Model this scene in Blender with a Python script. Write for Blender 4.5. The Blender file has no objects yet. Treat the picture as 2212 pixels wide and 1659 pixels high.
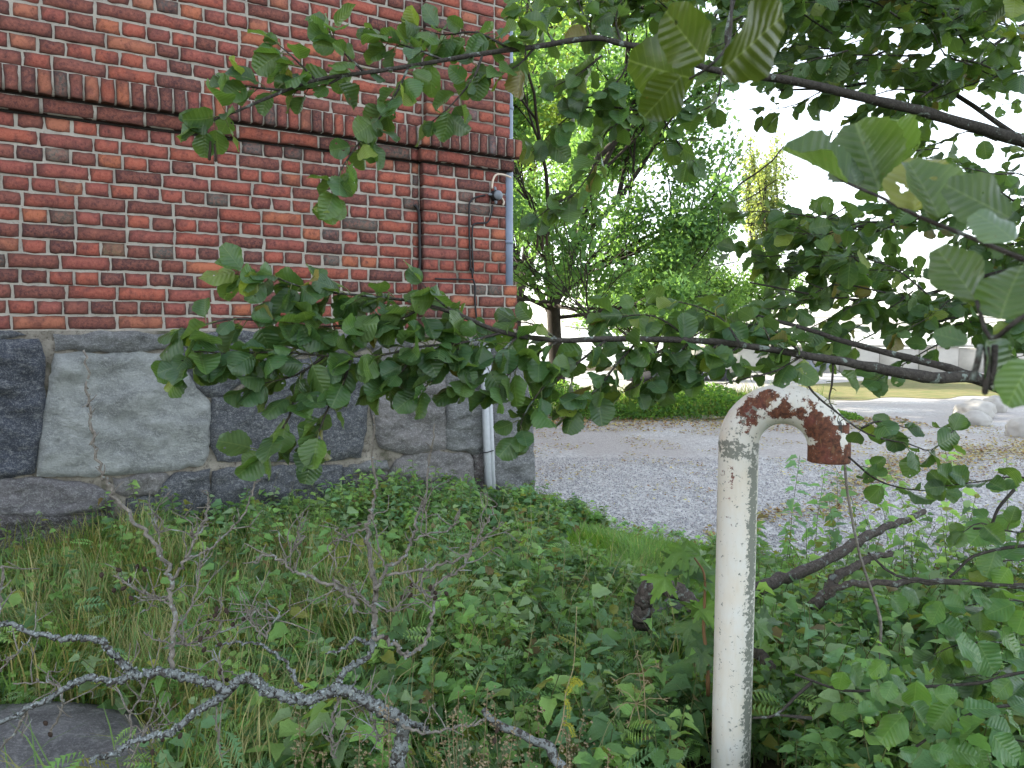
import bpy, math, random
import numpy as np
from mathutils import Vector, Matrix, noise as mnoise
from mathutils.geometry import delaunay_2d_cdt
random.seed(7); RS = np.random.RandomState(7)
C = bpy.context.scene.collection
R = math.radians
# ---------------------------------------------------------------- camera, light, exposure
PITCH = R(4.02); CAMZ = 1.6
cd = bpy.data.cameras.new('camera'); cam = bpy.data.objects.new('camera', cd); C.objects.link(cam)
cam.location = (0, 0, CAMZ); cam.rotation_euler = (R(90)-PITCH, 0, 0)
cd.lens = 27; cd.sensor_width = 36; cd.clip_end = 2000; cd.clip_start = 0.02
cd.dof.use_dof = True; cd.dof.focus_distance = 4.0; cd.dof.aperture_fstop = 13.0
bpy.context.scene.camera = cam
SUN_EL, SUN_AZ = R(24), R(-70)          # azimuth from +Y, clockwise: behind the building on the left
w = bpy.data.worlds.new("World"); bpy.context.scene.world = w; w.use_nodes = True
nt = w.node_tree; bg = nt.nodes['Background']
sky = nt.nodes.new('ShaderNodeTexSky'); sky.sky_type = 'NISHITA'; sky.sun_disc = False
sky.sun_elevation = SUN_EL; sky.sun_rotation = SUN_AZ; sky.dust_density = 1.2; sky.air_density = 1.0
hs = nt.nodes.new('ShaderNodeHueSaturation'); hs.inputs['Saturation'].default_value = 0.42
nt.links.new(sky.outputs[0], hs.inputs['Color']); nt.links.new(hs.outputs[0], bg.inputs['Color'])
bg.inputs['Strength'].default_value = 0.15
sd = bpy.data.lights.new('sun', 'SUN'); sd.energy = 3.8; sd.angle = R(0.6); sd.color = (1, .93, .8)
so = bpy.data.objects.new('sun', sd); C.objects.link(so)
tosun = Vector((math.sin(SUN_AZ)*math.cos(SUN_EL), math.cos(SUN_AZ)*math.cos(SUN_EL), math.sin(SUN_EL)))
so.rotation_euler = tosun.to_track_quat('Z', 'Y').to_euler(); so.location = (-8, 8, 12)
vs = bpy.context.scene.view_settings
vs.view_transform = 'Standard'; vs.look = 'None'; vs.gamma = 1; vs.use_curve_mapping = False; vs.exposure = 2.22
bpy.context.scene.cycles.max_bounces = 8; bpy.context.scene.cycles.transparent_max_bounces = 8
# ---------------------------------------------------------------- pixels of the 2212 px wide view -> points
FU, CU, CV = 1659.0, 1106.0, 829.5
FW = Vector((0, math.cos(PITCH), -math.sin(PITCH))); UPV = Vector((0, math.sin(PITCH), math.cos(PITCH))); RT = Vector((1, 0, 0))
CAM = Vector((0, 0, CAMZ))
def ray(u, v): return FW + RT*((u-CU)/FU) + UPV*((CV-v)/FU)
def at(u, v, d): return CAM + ray(u, v)*d
def on_ground(u, v, z=0.0):
    r = ray(u, v); return CAM + r*((z-CAMZ)/r.z)
def proj(p):
    q = Vector(p)-CAM; d = q.dot(FW)
    if d < .05: return None
    return CU+FU*q.x/d, CV-FU*q.dot(UPV)/d, d
# ---------------------------------------------------------------- object helpers
def tag(o, label=None, cat=None, group=None, kind=None):
    if label: o['label'] = label
    if cat: o['category'] = cat
    if group: o['group'] = group
    if kind: o['kind'] = kind
    return o
def empty(name, loc=(0, 0, 0), rz=0.0):
    o = bpy.data.objects.new(name, None); C.objects.link(o); o.location = loc; o.rotation_euler = (0, 0, rz)
    o.empty_display_size = .1
    return o
def link(name, me, parent=None, mat=None):
    o = bpy.data.objects.new(name, me); C.objects.link(o)
    if parent is not None: o.parent = parent
    if mat is not None and len(me.materials) == 0: me.materials.append(mat)
    return o
def np_mesh(name, V, F, tint=None, uv=None, smooth=False, extra=None):
    """V (n,3); F (m,k) one face size; tint (n,3) per vertex; uv (n,2) per vertex"""
    V = np.asarray(V, dtype=np.float32); F = np.asarray(F, dtype=np.int32); k = F.shape[1]
    me = bpy.data.meshes.new(name)
    me.vertices.add(len(V)); me.vertices.foreach_set('co', V.ravel())
    me.loops.add(F.size); me.loops.foreach_set('vertex_index', F.ravel())
    me.polygons.add(len(F)); me.polygons.foreach_set('loop_start', np.arange(len(F), dtype=np.int32)*k)
    me.polygons.foreach_set('loop_total', np.full(len(F), k, dtype=np.int32))
    if smooth: me.polygons.foreach_set('use_smooth', np.ones(len(F), dtype=bool))
    if tint is not None:
        a = me.color_attributes.new('tint', 'FLOAT_COLOR', 'POINT')
        t4 = np.ones((len(V), 4), dtype=np.float32); t4[:, :3] = tint; a.data.foreach_set('color', t4.ravel())
    if uv is not None:
        l = me.uv_layers.new(name='UVMap'); l.data.foreach_set('uv', np.asarray(uv, dtype=np.float32)[F.ravel()].ravel())
    for nm, arr in (extra or {}).items():
        a = me.attributes.new(nm, 'FLOAT', 'POINT'); a.data.foreach_set('value', np.asarray(arr, dtype=np.float32))
    me.update(calc_edges=True); return me
class Acc:
    """collects equal-sided faces"""
    def __init__(s): s.V = []; s.F = []; s.T = []; s.U = []; s.n = 0
    def add(s, V, F, tint=None, uv=None):
        V = np.asarray(V); s.V.append(V); s.F.append(np.asarray(F)+s.n); s.n += len(V)
        if tint is not None: s.T.append(np.broadcast_to(np.asarray(tint, dtype=float), (len(V), 3)))
        if uv is not None: s.U.append(uv)
    def mesh(s, name, smooth=False):
        return np_mesh(name, np.concatenate(s.V), np.concatenate(s.F), np.concatenate(s.T) if s.T else None,
                       np.concatenate(s.U) if s.U else None, smooth)
def instances(V0, F0, M, tints=None, uv0=None):
    """V0 template, M (N,3,4)"""
    N = len(M); n0 = len(V0)
    V = np.einsum('nij,vj->nvi', M[:, :, :3], V0) + M[:, None, :, 3]
    F = (F0[None]+np.arange(N)[:, None, None]*n0).reshape(-1, F0.shape[1])
    T = None if tints is None else np.repeat(np.asarray(tints), n0, axis=0)
    U = None if uv0 is None else np.tile(uv0, (N, 1))
    return V.reshape(-1, 3), F, T, U
def catmull(P, sub=4):
    P = [Vector(p) for p in P]
    if len(P) < 3: 
        return [P[0].lerp(P[-1], i/sub) for i in range(sub+1)]
    Q = [P[0]*2-P[1]]+P+[P[-1]*2-P[-2]]; out = []
    for i in range(1, len(Q)-2):
        a, b, c, d = Q[i-1], Q[i], Q[i+1], Q[i+2]
        for k in range(sub):
            t = k/sub
            out.append(.5*((2*b)+(c-a)*t+(2*a-5*b+4*c-d)*t*t+(3*b-a-3*c+d)*t**3))
    out.append(P[-1]); return out
def tube(P, r0, r1, sides=6, rough=0.0, cap=True, power=1.0, seed=0):
    """quads of a tapered tube through P"""
    n = len(P); V = []; F = []
    T = [(P[min(i+1, n-1)]-P[max(i-1, 0)]).normalized() for i in range(n)]
    up = Vector((0.31, 0.22, 1)).normalized()
    if abs(T[0].dot(up)) > .95: up = Vector((1, .2, .1)).normalized()
    A = T[0].cross(up).normalized()
    for i in range(n):
        A = (A-T[i]*A.dot(T[i])).normalized(); B = T[i].cross(A)
        r = r0+(r1-r0)*(i/(n-1))**power
        for k in range(sides):
            a = 2*math.pi*k/sides
            rr = r*(1+rough*mnoise.noise(Vector((P[i].x*40+k*1.7+seed, P[i].y*40, P[i].z*40)))) if rough else r
            V.append(P[i]+(A*math.cos(a)+B*math.sin(a))*rr)
    for i in range(n-1):
        for k in range(sides):
            k2 = (k+1) % sides
            F.append((i*sides+k, i*sides+k2, (i+1)*sides+k2, (i+1)*sides+k))
    if cap:
        V.append(P[0]-T[0]*r0*.3); V.append(P[-1]+T[-1]*r1*.6); a, b = len(V)-2, len(V)-1
        for k in range(0, sides, 2):
            k1, k2 = (k+1) % sides, (k+2) % sides
            F.append((a, k2, k1, k)); o = (n-1)*sides; F.append((b, o+k, o+k1, o+k2))
    return np.array([tuple(v) for v in V]), np.array(F)
def uvpath(L, d):  # list of (u, v[, d]) -> points
    out = []
    for i, p in enumerate(L):
        dd = p[2] if len(p) > 2 else (d[0]+(d[1]-d[0])*i/max(1, len(L)-1) if isinstance(d, tuple) else d)
        out.append(at(p[0], p[1], dd))
    return out
# ---------------------------------------------------------------- materials
class NB:
    def __init__(s, name):
        s.m = bpy.data.materials.new(name); s.m.use_nodes = True; s.t = s.m.node_tree; s.N = s.t.nodes
        s.b = s.N['Principled BSDF']; s.out = s.N['Material Output']
    def n(s, typ, **kw):
        x = s.N.new('ShaderNode'+typ)
        for k, v in kw.items(): setattr(x, k, v)
        return x
    def l(s, a, b): s.t.links.new(a, b)
    def noise(s, vec, scale, detail=4, rough=.6):
        x = s.n('TexNoise'); x.inputs['Scale'].default_value = scale; x.inputs['Detail'].default_value = detail
        x.inputs['Roughness'].default_value = rough
        if vec is not None: s.l(vec, x.inputs['Vector'])
        return x.outputs['Fac']
    def ramp(s, f, a, b, va=0.0, vb=1.0):
        x = s.n('MapRange'); x.inputs[1].default_value = a; x.inputs[2].default_value = b
        x.inputs[3].default_value = va; x.inputs[4].default_value = vb; s.l(f, x.inputs[0]); return x.outputs[0]
    def math(s, op, a, b=None):
        x = s.n('Math', operation=op)
        for i, q in enumerate((a, b)):
            if q is None: continue
            if isinstance(q, (int, float)): x.inputs[i].default_value = q
            else: s.l(q, x.inputs[i])
        return x.outputs[0]
    def mix(s, f, a, b, blend='MIX'):
        x = s.n('Mix', data_type='RGBA', blend_type=blend)
        for i, q in ((0, f), (6, a), (7, b)):
            if isinstance(q, (int, float)): x.inputs[i].default_value = q
            elif isinstance(q, tuple): x.inputs[i].default_value = (*q, 1)
            else: s.l(q, x.inputs[i])
        return x.outputs[2]
    def bump(s, h, strength=.3, dist=.01):
        x = s.n('Bump'); x.inputs['Strength'].default_value = strength; x.inputs['Distance'].default_value = dist
        s.l(h, x.inputs['Height']); s.l(x.outputs[0], s.b.inputs['Normal']); return x.outputs[0]
    def pos(s): return s.n('NewGeometry').outputs['Position']
    def tint(s, per_object):
        if per_object: return s.n('ObjectInfo').outputs['Color']
        a = s.n('Attribute'); a.attribute_name = 'tint'; return a.outputs['Color']
    def attr(s, name):
        a = s.n('Attribute'); a.attribute_name = name; return a.outputs['Fac']
    def base(s, c, rough=.8, spec=.3):
        if isinstance(c, tuple): s.b.inputs['Base Color'].default_value = (*c, 1)
        else: s.l(c, s.b.inputs['Base Color'])
        s.b.inputs['Roughness'].default_value = rough; s.b.inputs['Specular IOR Level'].default_value = spec
        return s.m
def m_brick(po):
    B = NB('brick_'+('object' if po else 'mass')); p = B.pos(); t = B.tint(po)
    n1 = B.noise(p, 11, 4); n2 = B.noise(p, 48, 6, .75); n3 = B.noise(p, 190, 3)
    c = B.mix(B.ramp(n1, .48, .62), t, B.mix(.6, t, (.07, .032, .036)))
    c = B.mix(B.ramp(n2, .42, .68, 0, .8), c, B.mix(.5, c, (.52, .19, .125)))
    c = B.mix(B.ramp(n2, .42, .30, 0, .8), c, (.045, .028, .026))
    c = B.mix(B.ramp(n3, .66, .76, 0, .35), c, (.5, .42, .36))
    eg = B.math('ADD', B.attr('edge'), B.math('MULTIPLY', B.math('SUBTRACT', n2, .5), 1.3))
    c = B.mix(B.ramp(eg, .45, .95, 0, .72), c, (.035, .027, .024))
    B.bump(B.math('ADD', B.math('MULTIPLY', n2, 1.0), B.math('MULTIPLY', n3, .35)), .9, .009)
    return B.base(c, .9, .2)
def m_mortar():
    B = NB('mortar'); p = B.pos(); n1 = B.noise(p, 5, 4); n2 = B.noise(p, 70, 5, .7)
    c = B.mix(B.ramp(n1, .3, .7), (.42, .385, .33), (.30, .275, .24)); c = B.mix(B.ramp(n2, .42, .28, 0, .8), c, (.12, .105, .09))
    B.bump(n2, .7, .01); return B.base(c, .95, .1)
def m_pointing():
    B = NB('plinth_pointing'); p = B.pos(); n1 = B.noise(p, 6, 6, .7); n2 = B.noise(p, 38, 7, .75)
    c = B.mix(B.ramp(n1, .38, .6), (.34, .315, .27), (.20, .18, .15)); c = B.mix(B.ramp(n1, .58, .68, 0, .7), c, (.075, .085, .05)); c = B.mix(B.ramp(n2, .48, .36, 0, .8), c, (.07, .06, .05))
    B.bump(n2, 1.0, .02); return B.base(c, .95, .1)
def m_stone():
    B = NB('granite'); p = B.pos(); t = B.tint(True)
    vm = B.n('VectorMath', operation='MULTIPLY'); B.l(p, vm.inputs[0]); vm.inputs[1].default_value = (1, 1, 1.5); p2 = vm.outputs[0]
    n1 = B.noise(p2, 5, 8, .68); n2 = B.noise(p2, 30, 8, .78); n3 = B.noise(p, 120, 4, .75)
    c = B.mix(B.ramp(n1, .38, .62), B.mix(.58, t, (.05, .055, .06)), t)
    c = B.mix(B.ramp(n2, .50, .68, 0, .9), c, B.mix(.55, t, (.66, .68, .66)))
    c = B.mix(B.ramp(n2, .47, .34, 0, .75), c, B.mix(.3, t, (.02, .022, .025)))
    c = B.mix(B.ramp(n3, .54, .62, 0, .7), c, B.mix(.5, t, (.62, .63, .62))); c = B.mix(B.ramp(n3, .45, .38, 0, .65), c, B.mix(.25, t, (.02, .02, .023)))
    B.bump(B.math('ADD', B.math('MULTIPLY', n1, 1.6), B.math('ADD', n2, B.math('MULTIPLY', n3, .22))), 1.0, .045)
    return B.base(c, .82, .35)
def m_leaf(name, po, veins=True, trans=.30, rough=.38):
    B = NB(name); t = B.tint(po); geo = B.n('NewGeometry'); p = geo.outputs['Position']
    n1 = B.noise(p, 34, 4); n2 = B.noise(p, 150, 3)
    c = B.mix(B.ramp(n1, .3, .7, 0, .5), t, B.mix(.5, t, (.11, .16, .03)))
    c = B.mix(B.ramp(n2, .68, .74, 0, .7), c, (.10, .06, .025))
    if veins:
        uv = B.n('TexCoord').outputs['UV']; sx = B.n('SeparateXYZ'); B.l(uv, sx.inputs[0])
        ax = B.math('ABSOLUTE', B.math('SUBTRACT', sx.outputs[0], .5))
        ph = B.math('SUBTRACT', sx.outputs[1], B.math('MULTIPLY', ax, .55))
        sn = B.math('SINE', B.math('MULTIPLY', ph, 2*math.pi*7.5))
        lat = B.ramp(sn, .90, .99); mid = B.ramp(ax, .022, .008); v = B.math('MAXIMUM', B.math('MULTIPLY', lat, .55), mid)
        c = B.mix(B.math('MULTIPLY', v, .34), c, B.mix(.55, t, (.30, .38, .14)))
        B.bump(B.math('ADD', B.math('MULTIPLY', sn, .5), B.math('MULTIPLY', n2, .5)), .26, .004)
    if not veins and name == 'weed_leaf': B.bump(B.math('ADD', n1, B.math('MULTIPLY', n2, .8)), .8, .006)
    back = B.mix(.22, c, (.17, .25, .12))
    c2 = B.mix(geo.outputs['Backfacing'], c, back)
    B.base(c2, rough, .5 if veins else .2)
    tr = B.n('BsdfTranslucent'); B.l(B.mix(1.0, B.mix(.17, c, (.28, .40, .04)), (2.7, 2.7, 1.6), 'MULTIPLY'), tr.inputs['Color'])
    ms = B.n('MixShader'); ms.inputs[0].default_value = trans
    B.l(B.b.outputs[0], ms.inputs[1]); B.l(tr.outputs[0], ms.inputs[2])
    if veins:   # holes eaten into the blade
        n4 = B.noise(p, 62, 2, .5); tp = B.n('BsdfTransparent'); mh = B.n('MixShader'); B.l(B.ramp(n4, .715, .722), mh.inputs[0])
        B.l(ms.outputs[0], mh.inputs[1]); B.l(tp.outputs[0], mh.inputs[2]); B.l(mh.outputs[0], B.out.inputs['Surface'])
    else: B.l(ms.outputs[0], B.out.inputs['Surface'])
    return B.m
def m_bark(name, c1, c2, lichen=0.0, lc=(.36, .40, .38), scale=60):
    B = NB(name); p = B.pos(); n1 = B.noise(p, scale, 5, .7); n2 = B.noise(p, scale*.35, 4); n3 = B.noise(p, scale*2.4, 4)
    c = B.mix(B.ramp(n1, .35, .65), c1, c2)
    if lichen:
        m = B.math('MULTIPLY', B.ramp(n2, .62-lichen*.35, .68-lichen*.35), B.ramp(n3, .32, .45))
        if name == 'lichen_bark':
            sz_ = B.n('SeparateXYZ'); B.l(B.n('NewGeometry').outputs['Normal'], sz_.inputs[0]); m = B.math('MULTIPLY', m, B.ramp(sz_.outputs[2], -.55, .15))
        c = B.mix(m, c, lc)
    B.bump(B.math('ADD', n1, n3), .8, .006); return B.base(c, .9, .2)
def m_plain(name, c, rough=.6, var=.3, scale=20, metal=0, bump=.2):
    B = NB(name); p = B.pos(); n1 = B.noise(p, scale, 5)
    B.bump(n1, bump, .005); B.b.inputs['Metallic'].default_value = metal
    return B.base(B.mix(B.ramp(n1, .3, .7, 0, var), c, tuple(x*.45 for x in c)), rough)
def m_tint(name, rough=.85, po=False, scale=80):
    B = NB(name); t = B.tint(po); n = B.noise(B.pos(), scale, 4); B.bump(n, .5, .006)
    return B.base(B.mix(B.ramp(n, .35, .7, 0, .45), t, B.mix(.6, t, (.05, .045, .04))), rough, .25)
def m_gravel():
    B = NB('gravel'); p = B.pos()
    vo = B.n('TexVoronoi'); vo.inputs['Scale'].default_value = 48; B.l(p, vo.inputs['Vector'])
    vo2 = B.n('TexVoronoi'); vo2.inputs['Scale'].default_value = 23; B.l(p, vo2.inputs['Vector'])
    bw = B.n('RGBToBW'); B.l(vo.outputs['Color'], bw.inputs[0]); bw2 = B.n('RGBToBW'); B.l(vo2.outputs['Color'], bw2.inputs[0])
    g = B.mix(B.ramp(bw.outputs[0], .2, .8), (.30, .30, .295), (.54, .535, .52))
    g = B.mix(B.ramp(bw2.outputs[0], .62, .8, 0, .6), g, (.60, .59, .58))
    n1 = B.noise(p, .55, 5, .6); n2 = B.noise(p, 14, 5, .7)
    dirt = B.mix(B.ramp(n2, .3, .7), (.44, .41, .39), (.30, .275, .255))
    sy = B.n('SeparateXYZ'); B.l(p, sy.inputs[0])
    far = B.ramp(sy.outputs[1], 6.5, 11, -.10, .16)
    m = B.ramp(B.math('ADD', n1, far), .50, .66, 0, .75); c = B.mix(m, g, dirt)
    B.bump(B.math('ADD', vo.outputs['Distance'], B.math('MULTIPLY', n2, .4)), .8, .012)
    return B.base(c, .92, .2)
def m_soil():
    B = NB('soil'); p = B.pos(); n1 = B.noise(p, 3, 5); n2 = B.noise(p, 45, 6, .7)
    c = B.mix(B.ramp(n1, .35, .65), (.045, .033, .022), (.06, .058, .028)); c = B.mix(B.ramp(n2, .5, .7, 0, .7), c, (.13, .10, .06))
    B.bump(n2, .9, .03); return B.base(c, .95, .1)
def m_ground_green(name, a, b):
    B = NB(name); p = B.pos(); n1 = B.noise(p, 2.5, 5); n2 = B.noise(p, 30, 6, .7)
    c = B.mix(B.ramp(n1, .35, .65), a, b); c = B.mix(B.ramp(n2, .5, .72, 0, .6), c, (.15, .13, .08)); B.bump(n2, .8, .02); return B.base(c, .95, .1)
def m_pipe():
    B = NB('flaking_paint'); p = B.pos()
    rw, fw, sw = B.attr('rust'), B.attr('fleck'), B.attr('scratch')
    n1 = B.noise(p, 26, 8, .72); n2 = B.noise(p, 75, 6, .7); n3 = B.noise(p, 9, 4)
    vm = B.n('VectorMath', operation='MULTIPLY'); B.l(p, vm.inputs[0]); vm.inputs[1].default_value = (1, 1, .22); n4 = B.noise(vm.outputs[0], 60, 5, .6)
    c = B.mix(B.ramp(n3, .3, .7), (.70, .70, .66), (.70, .65, .56))
    c = B.mix(B.ramp(n4, .45, .75, 0, .35), c, (.60, .52, .38))
    c = B.mix(B.ramp(B.math('ADD', B.math('MULTIPLY', n1, .7), B.math('MULTIPLY', rw, .5)), .52, .78, 0, .65), c, (.56, .36, .20))   # rust stain round the scabs
    rust = B.mix(B.ramp(n2, .38, .62), (.06, .028, .019), (.21, .078, .042)); rust = B.mix(B.ramp(n3, .48, .62, 0, .7), rust, (.22, .062, .055)); rust = B.mix(B.ramp(n4, .58, .66, 0, .55), rust, (.42, .26, .12)); rust = B.mix(B.ramp(n4, .55, .7, 0, .6), rust, (.09, .04, .03))
    mr = B.ramp(B.math('ADD', B.math('MULTIPLY', n1, 1.0), B.math('MULTIPLY', rw, .50)), .66, .69); c = B.mix(mr, c, rust)
    mf = B.ramp(B.math('ADD', n2, B.math('MULTIPLY', fw, B.ramp(n3, .3, .6, .20, .38))), .69, .715); c = B.mix(mf, c, (.21, .22, .19))
    msc = B.ramp(B.math('ADD', n4, B.math('MULTIPLY', sw, .3)), .76, .79); c = B.mix(msc, c, (.05, .048, .042))
    h = B.math('ADD', B.math('MULTIPLY', mr, -.6), B.math('ADD', B.math('MULTIPLY', mf, -.4), B.math('MULTIPLY', n2, .25)))
    B.bump(h, .4, .003); m = B.base(c, .42, .45)
    B.l(B.ramp(mr, 0, 1, .42, .85), B.b.inputs['Roughness']); return m
M = dict(brick=m_brick(True), brickm=m_brick(False), mortar=m_mortar(), stone=m_stone(),
         leaf=m_leaf('alder_leaf', True), leafm=m_leaf('alder_leaf_mass', False), weed=m_leaf('weed_leaf', False, False, .28, .5),
         grass=m_leaf('grass_blade', False, False, .25, .55), far=m_leaf('tree_leaf', False, False, .45, .6),
         bark=m_bark('alder_bark', (.035, .031, .027), (.075, .068, .058), .10, (.20, .24, .21), 95),
         twig=m_bark('dead_twig', (.13, .118, .10), (.28, .255, .22), .10, (.30, .33, .31)),
         lich=m_bark('lichen_bark', (.05, .047, .043), (.11, .103, .094), .5, (.27, .295, .29), 190),
         log=m_bark('log_bark', (.04, .035, .031), (.13, .11, .095), .1, (.2, .23, .21), 90),
         farbark=m_bark('tree_bark', (.025, .021, .017), (.05, .042, .034), 0, scale=14),
         cone=m_plain('cone_brown', (.045, .03, .022), .9), lichen=m_tint('lichen_flake', .95),
         gravel=m_gravel(), soil=m_soil(), lawn=m_ground_green('turf', (.05, .085, .025), (.09, .11, .04)),
         dry=m_ground_green('dry_turf', (.13, .15, .055), (.22, .19, .09)),
         pipe=m_pipe(), pebble=m_tint('pebble', .9), litter=m_tint('leaf_litter', .8), boulder=m_plain('pale_boulder', (.42, .405, .375), .85, .35, 6),
         black=m_plain('black_cable', (.018, .018, .02), .5, .2), box=m_plain('box_grey', (.20, .22, .25), .55, .3), cream=m_plain('cream_cable', (.62, .52, .42), .6, .25),
         steel=m_plain('trunking_grey', (.42, .44, .46), .5, .25, 30), zinc=m_plain('blue_zinc', (.20, .25, .34), .4, .45, 5),
         concrete=m_plain('concrete', (.46, .44, .40), .9, .35, 3), dark=m_plain('dark_paint', (.03, .03, .035), .6), white=m_plain('white_paint', (.7, .68, .75), .6, .1),
         pointing=m_pointing(),
         soot_shade=m_plain('soot_shade_mortar', (.03, .026, .024), .95, .5, 30),
         unseen_roof=m_plain('unseen_roof_metal', (.12, .05, .04), .6), stem=m_plain('weed_stem', (.12, .14, .05), .7), drystem=m_plain('dry_stem', (.34, .27, .15), .8),
         rock=m_plain('grey_rock', (.22, .225, .225), .88, .6, 12, 0, .8), water=m_plain('sea_water', (.10, .13, .15), .12, .1, 1.5, 0, .3),
         rail=m_plain('rail_metal', (.25, .24, .24), .6), redstem=m_plain('sapling_stem', (.20, .11, .05), .7))
# ---------------------------------------------------------------- wall frame
A0 = Vector((-1106/FU*4.83, 4.83)); B0 = Vector((-.045, 6.80)); e2 = (B0-A0).normalized(); n2 = Vector((e2.y, -e2.x))
WROT = math.atan2(e2.y, e2.x)
def on_wall(u, v, off=0.0):
    r = ray(u, v); o = B0+n2*off
    t = ((o.x*n2.x+o.y*n2.y))/(r.x*n2.x+r.y*n2.y)
    p = CAM+r*t; s = (p.x-o.x)*e2.x+(p.y-o.y)*e2.y
    return s, p.z
def wall_world(s, off, z): q = B0+e2*s+n2*off; return Vector((q.x, q.y, z))
def wall_dist(x, y): return (x-B0.x)*n2.x+(y-B0.y)*n2.y      # in front of the wall: positive
def wall_s(x, y): return (x-B0.x)*e2.x+(y-B0.y)*e2.y
# ---------------------------------------------------------------- ground
EDGE = np.array([(-30, 7.0), (-.1, 7.0), (.55, 6.35), (1.0, 5.7), (1.43, 5.42), (2.0, 4.9), (2.8, 4.55), (4, 4.5), (30, 4.5)])
def yedge(x): return np.interp(x, EDGE[:, 0], EDGE[:, 1])
def gz(x, y):
    x = np.asarray(x, float); y = np.asarray(y, float)
    b = .05*np.sin(x*2.1+.7*y)*np.cos(y*1.7-.4*x)+.02*np.sin(x*7+y*5)
    k = np.clip((yedge(x)-y)/1.2, 0, 1)
    return .06*k+b*k
def grid_sheet(name, xs, ys, zfun, mat, mask=None):
    X, Y = np.meshgrid(xs, ys); Z = zfun(X, Y); nx, ny = len(xs), len(ys)
    V = np.stack([X.ravel(), Y.ravel(), Z.ravel()], 1)
    I = np.arange(nx*ny).reshape(ny, nx)
    F = np.stack([I[:-1, :-1], I[:-1, 1:], I[1:, 1:], I[1:, :-1]], -1).reshape(-1, 4)
    if mask is not None:
        c = V[F].mean(1); F = F[mask(c[:, 0], c[:, 1])]
    return tag(link(name, np_mesh(name, V, F, smooth=True), None, mat), kind='structure')
xs = np.concatenate([[-600, -200, -60, -20], np.linspace(-8, 9, 120), [20, 60, 200, 600]])
ys = np.concatenate([[-600, -100, -20], np.linspace(-4, 9, 100), [14, 20, 34]])
grid_sheet('ground', xs, ys, gz, M['soil'])
def wob(x, y, s=1.0): return .12*np.sin(x*3.1*s+y*1.3)+.07*np.sin(x*7.7*s-y*4)+.05*np.sin(y*9+x*2)
def ysheet(name, fx0, fx1, mat, lift, x0, x1, nx=90, ny=40):
    X = np.linspace(x0, x1, nx); V = []; 
    for j in range(ny):
        t = j/(ny-1); Y = fx0(X)+(fx1(X)-fx0(X))*t
        V.append(np.stack([X, Y, np.maximum(gz(X, Y), 0)*(1 if lift < .05 else 0)+lift], 1))
    V = np.concatenate(V); I = np.arange(nx*ny).reshape(ny, nx)
    F = np.stack([I[:-1, :-1], I[:-1, 1:], I[1:, 1:], I[1:, :-1]], -1).reshape(-1, 4)
    return tag(link(name, np_mesh(name, V, F, smooth=True), None, mat), kind='structure')
ysheet('gravel_yard', lambda x: yedge(x)+wob(x, x*0)-.02, lambda x: x*0+30, M['gravel'], .008, -9, 26, 140, 50)
ysheet('lawn', lambda x: 4.1+.2*np.sin(x*5), lambda x: yedge(x)-.05+.1*np.sin(x*9), M['lawn'], .006, .2, 1.45, 30, 20)
ysheet('grass_bank', lambda x: 14.2+.3*np.sin(x*2)+0*x, lambda x: 19+.5*np.sin(x), M['lawn'], .013, -6, 4.6, 40, 12)
ysheet('grass_verge', lambda x: 17.5+.2*(x-7.5)+.3*np.sin(x*3), lambda x: 21.5+.7*(x-7.5), M['dry'], .013, 7.0, 14, 40, 12)
bpy.data.objects['grass_verge'].location.z = .004
tag(link('water', np_mesh('water', [(-900, 34, -.02), (900, 34, -.02), (900, 1500, -.02), (-900, 1500, -.02)], [(0, 1, 2, 3)]), None, M['water']), kind='structure')
# ---------------------------------------------------------------- brick building
bld = empty('brick_building', (B0.x, B0.y, 0), WROT)
tag(bld, 'old red brick building on a rough granite plinth, with a corbelled brick ledge', 'building')
PIL = .05
s_cor = on_wall(1095, 500, PIL)[0]; s_pil = on_wall(908, 500, 0)[0]; S_L = -4.75
Z0, CH = 1.60, .0971
Z_led = Z0+14*CH+.002; Z_sol = Z_led+.106; Z_up = Z_sol+.158
TOP = 5.0
def brick_template(L, H, D, nx, ny, seed):
    r = random.Random(seed); V = []; F = []; E = []
    def jit(k): return r.uniform(-k, k)
    for j in range(ny+1):                     # front grid, local y=0 is the face (outwards is -y)
        for i in range(nx+1):
            x = -L/2+L*i/nx; z = -H/2+H*j/ny; edge = i in (0, nx) or j in (0, ny)
            cn = i in (0, nx) and j in (0, ny); cx = (.006 if i == 0 else -.006 if i == nx else 0)*(1.5 if cn else 1); cz = (.005 if j == 0 else -.005 if j == ny else 0)*(1.6 if cn else 1)
            V.append((x+cx*1.2+jit(.0035), jit(.0022)+(.0015 if edge else 0), z+cz*.9+jit(.0035))); E.append(.72 if edge else 0)
    def id(i, j): return j*(nx+1)+i
    for j in range(ny):
        for i in range(nx): F.append((id(i, j), id(i+1, j), id(i+1, j+1), id(i, j+1)))
    loop = [(i, 0) for i in range(nx)]+[(nx, j) for j in range(ny)]+[(i, ny) for i in range(nx, 0, -1)]+[(0, j) for j in range(ny, 0, -1)]
    base = len(V)
    for (i, j) in loop:
        x = -L/2+L*i/nx; z = -H/2+H*j/ny
        V.append((x+jit(.004), .011+jit(.002), z+jit(.004))); E.append(1)
    b2 = len(V)
    for (i, j) in loop: V.append((-L/2+L*i/nx, D, -H/2+H*j/ny)); E.append(1)
    n = len(loop)
    for k in range(n):
        k2 = (k+1) % n; a, b = id(*loop[k]), id(*loop[k2])
        F.append((a, base+k, base+k2, b)); F.append((base+k, b2+k, b2+k2, base+k2))
    return np.array(V), np.array(F), np.array(E)
TEMPL = {}
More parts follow.
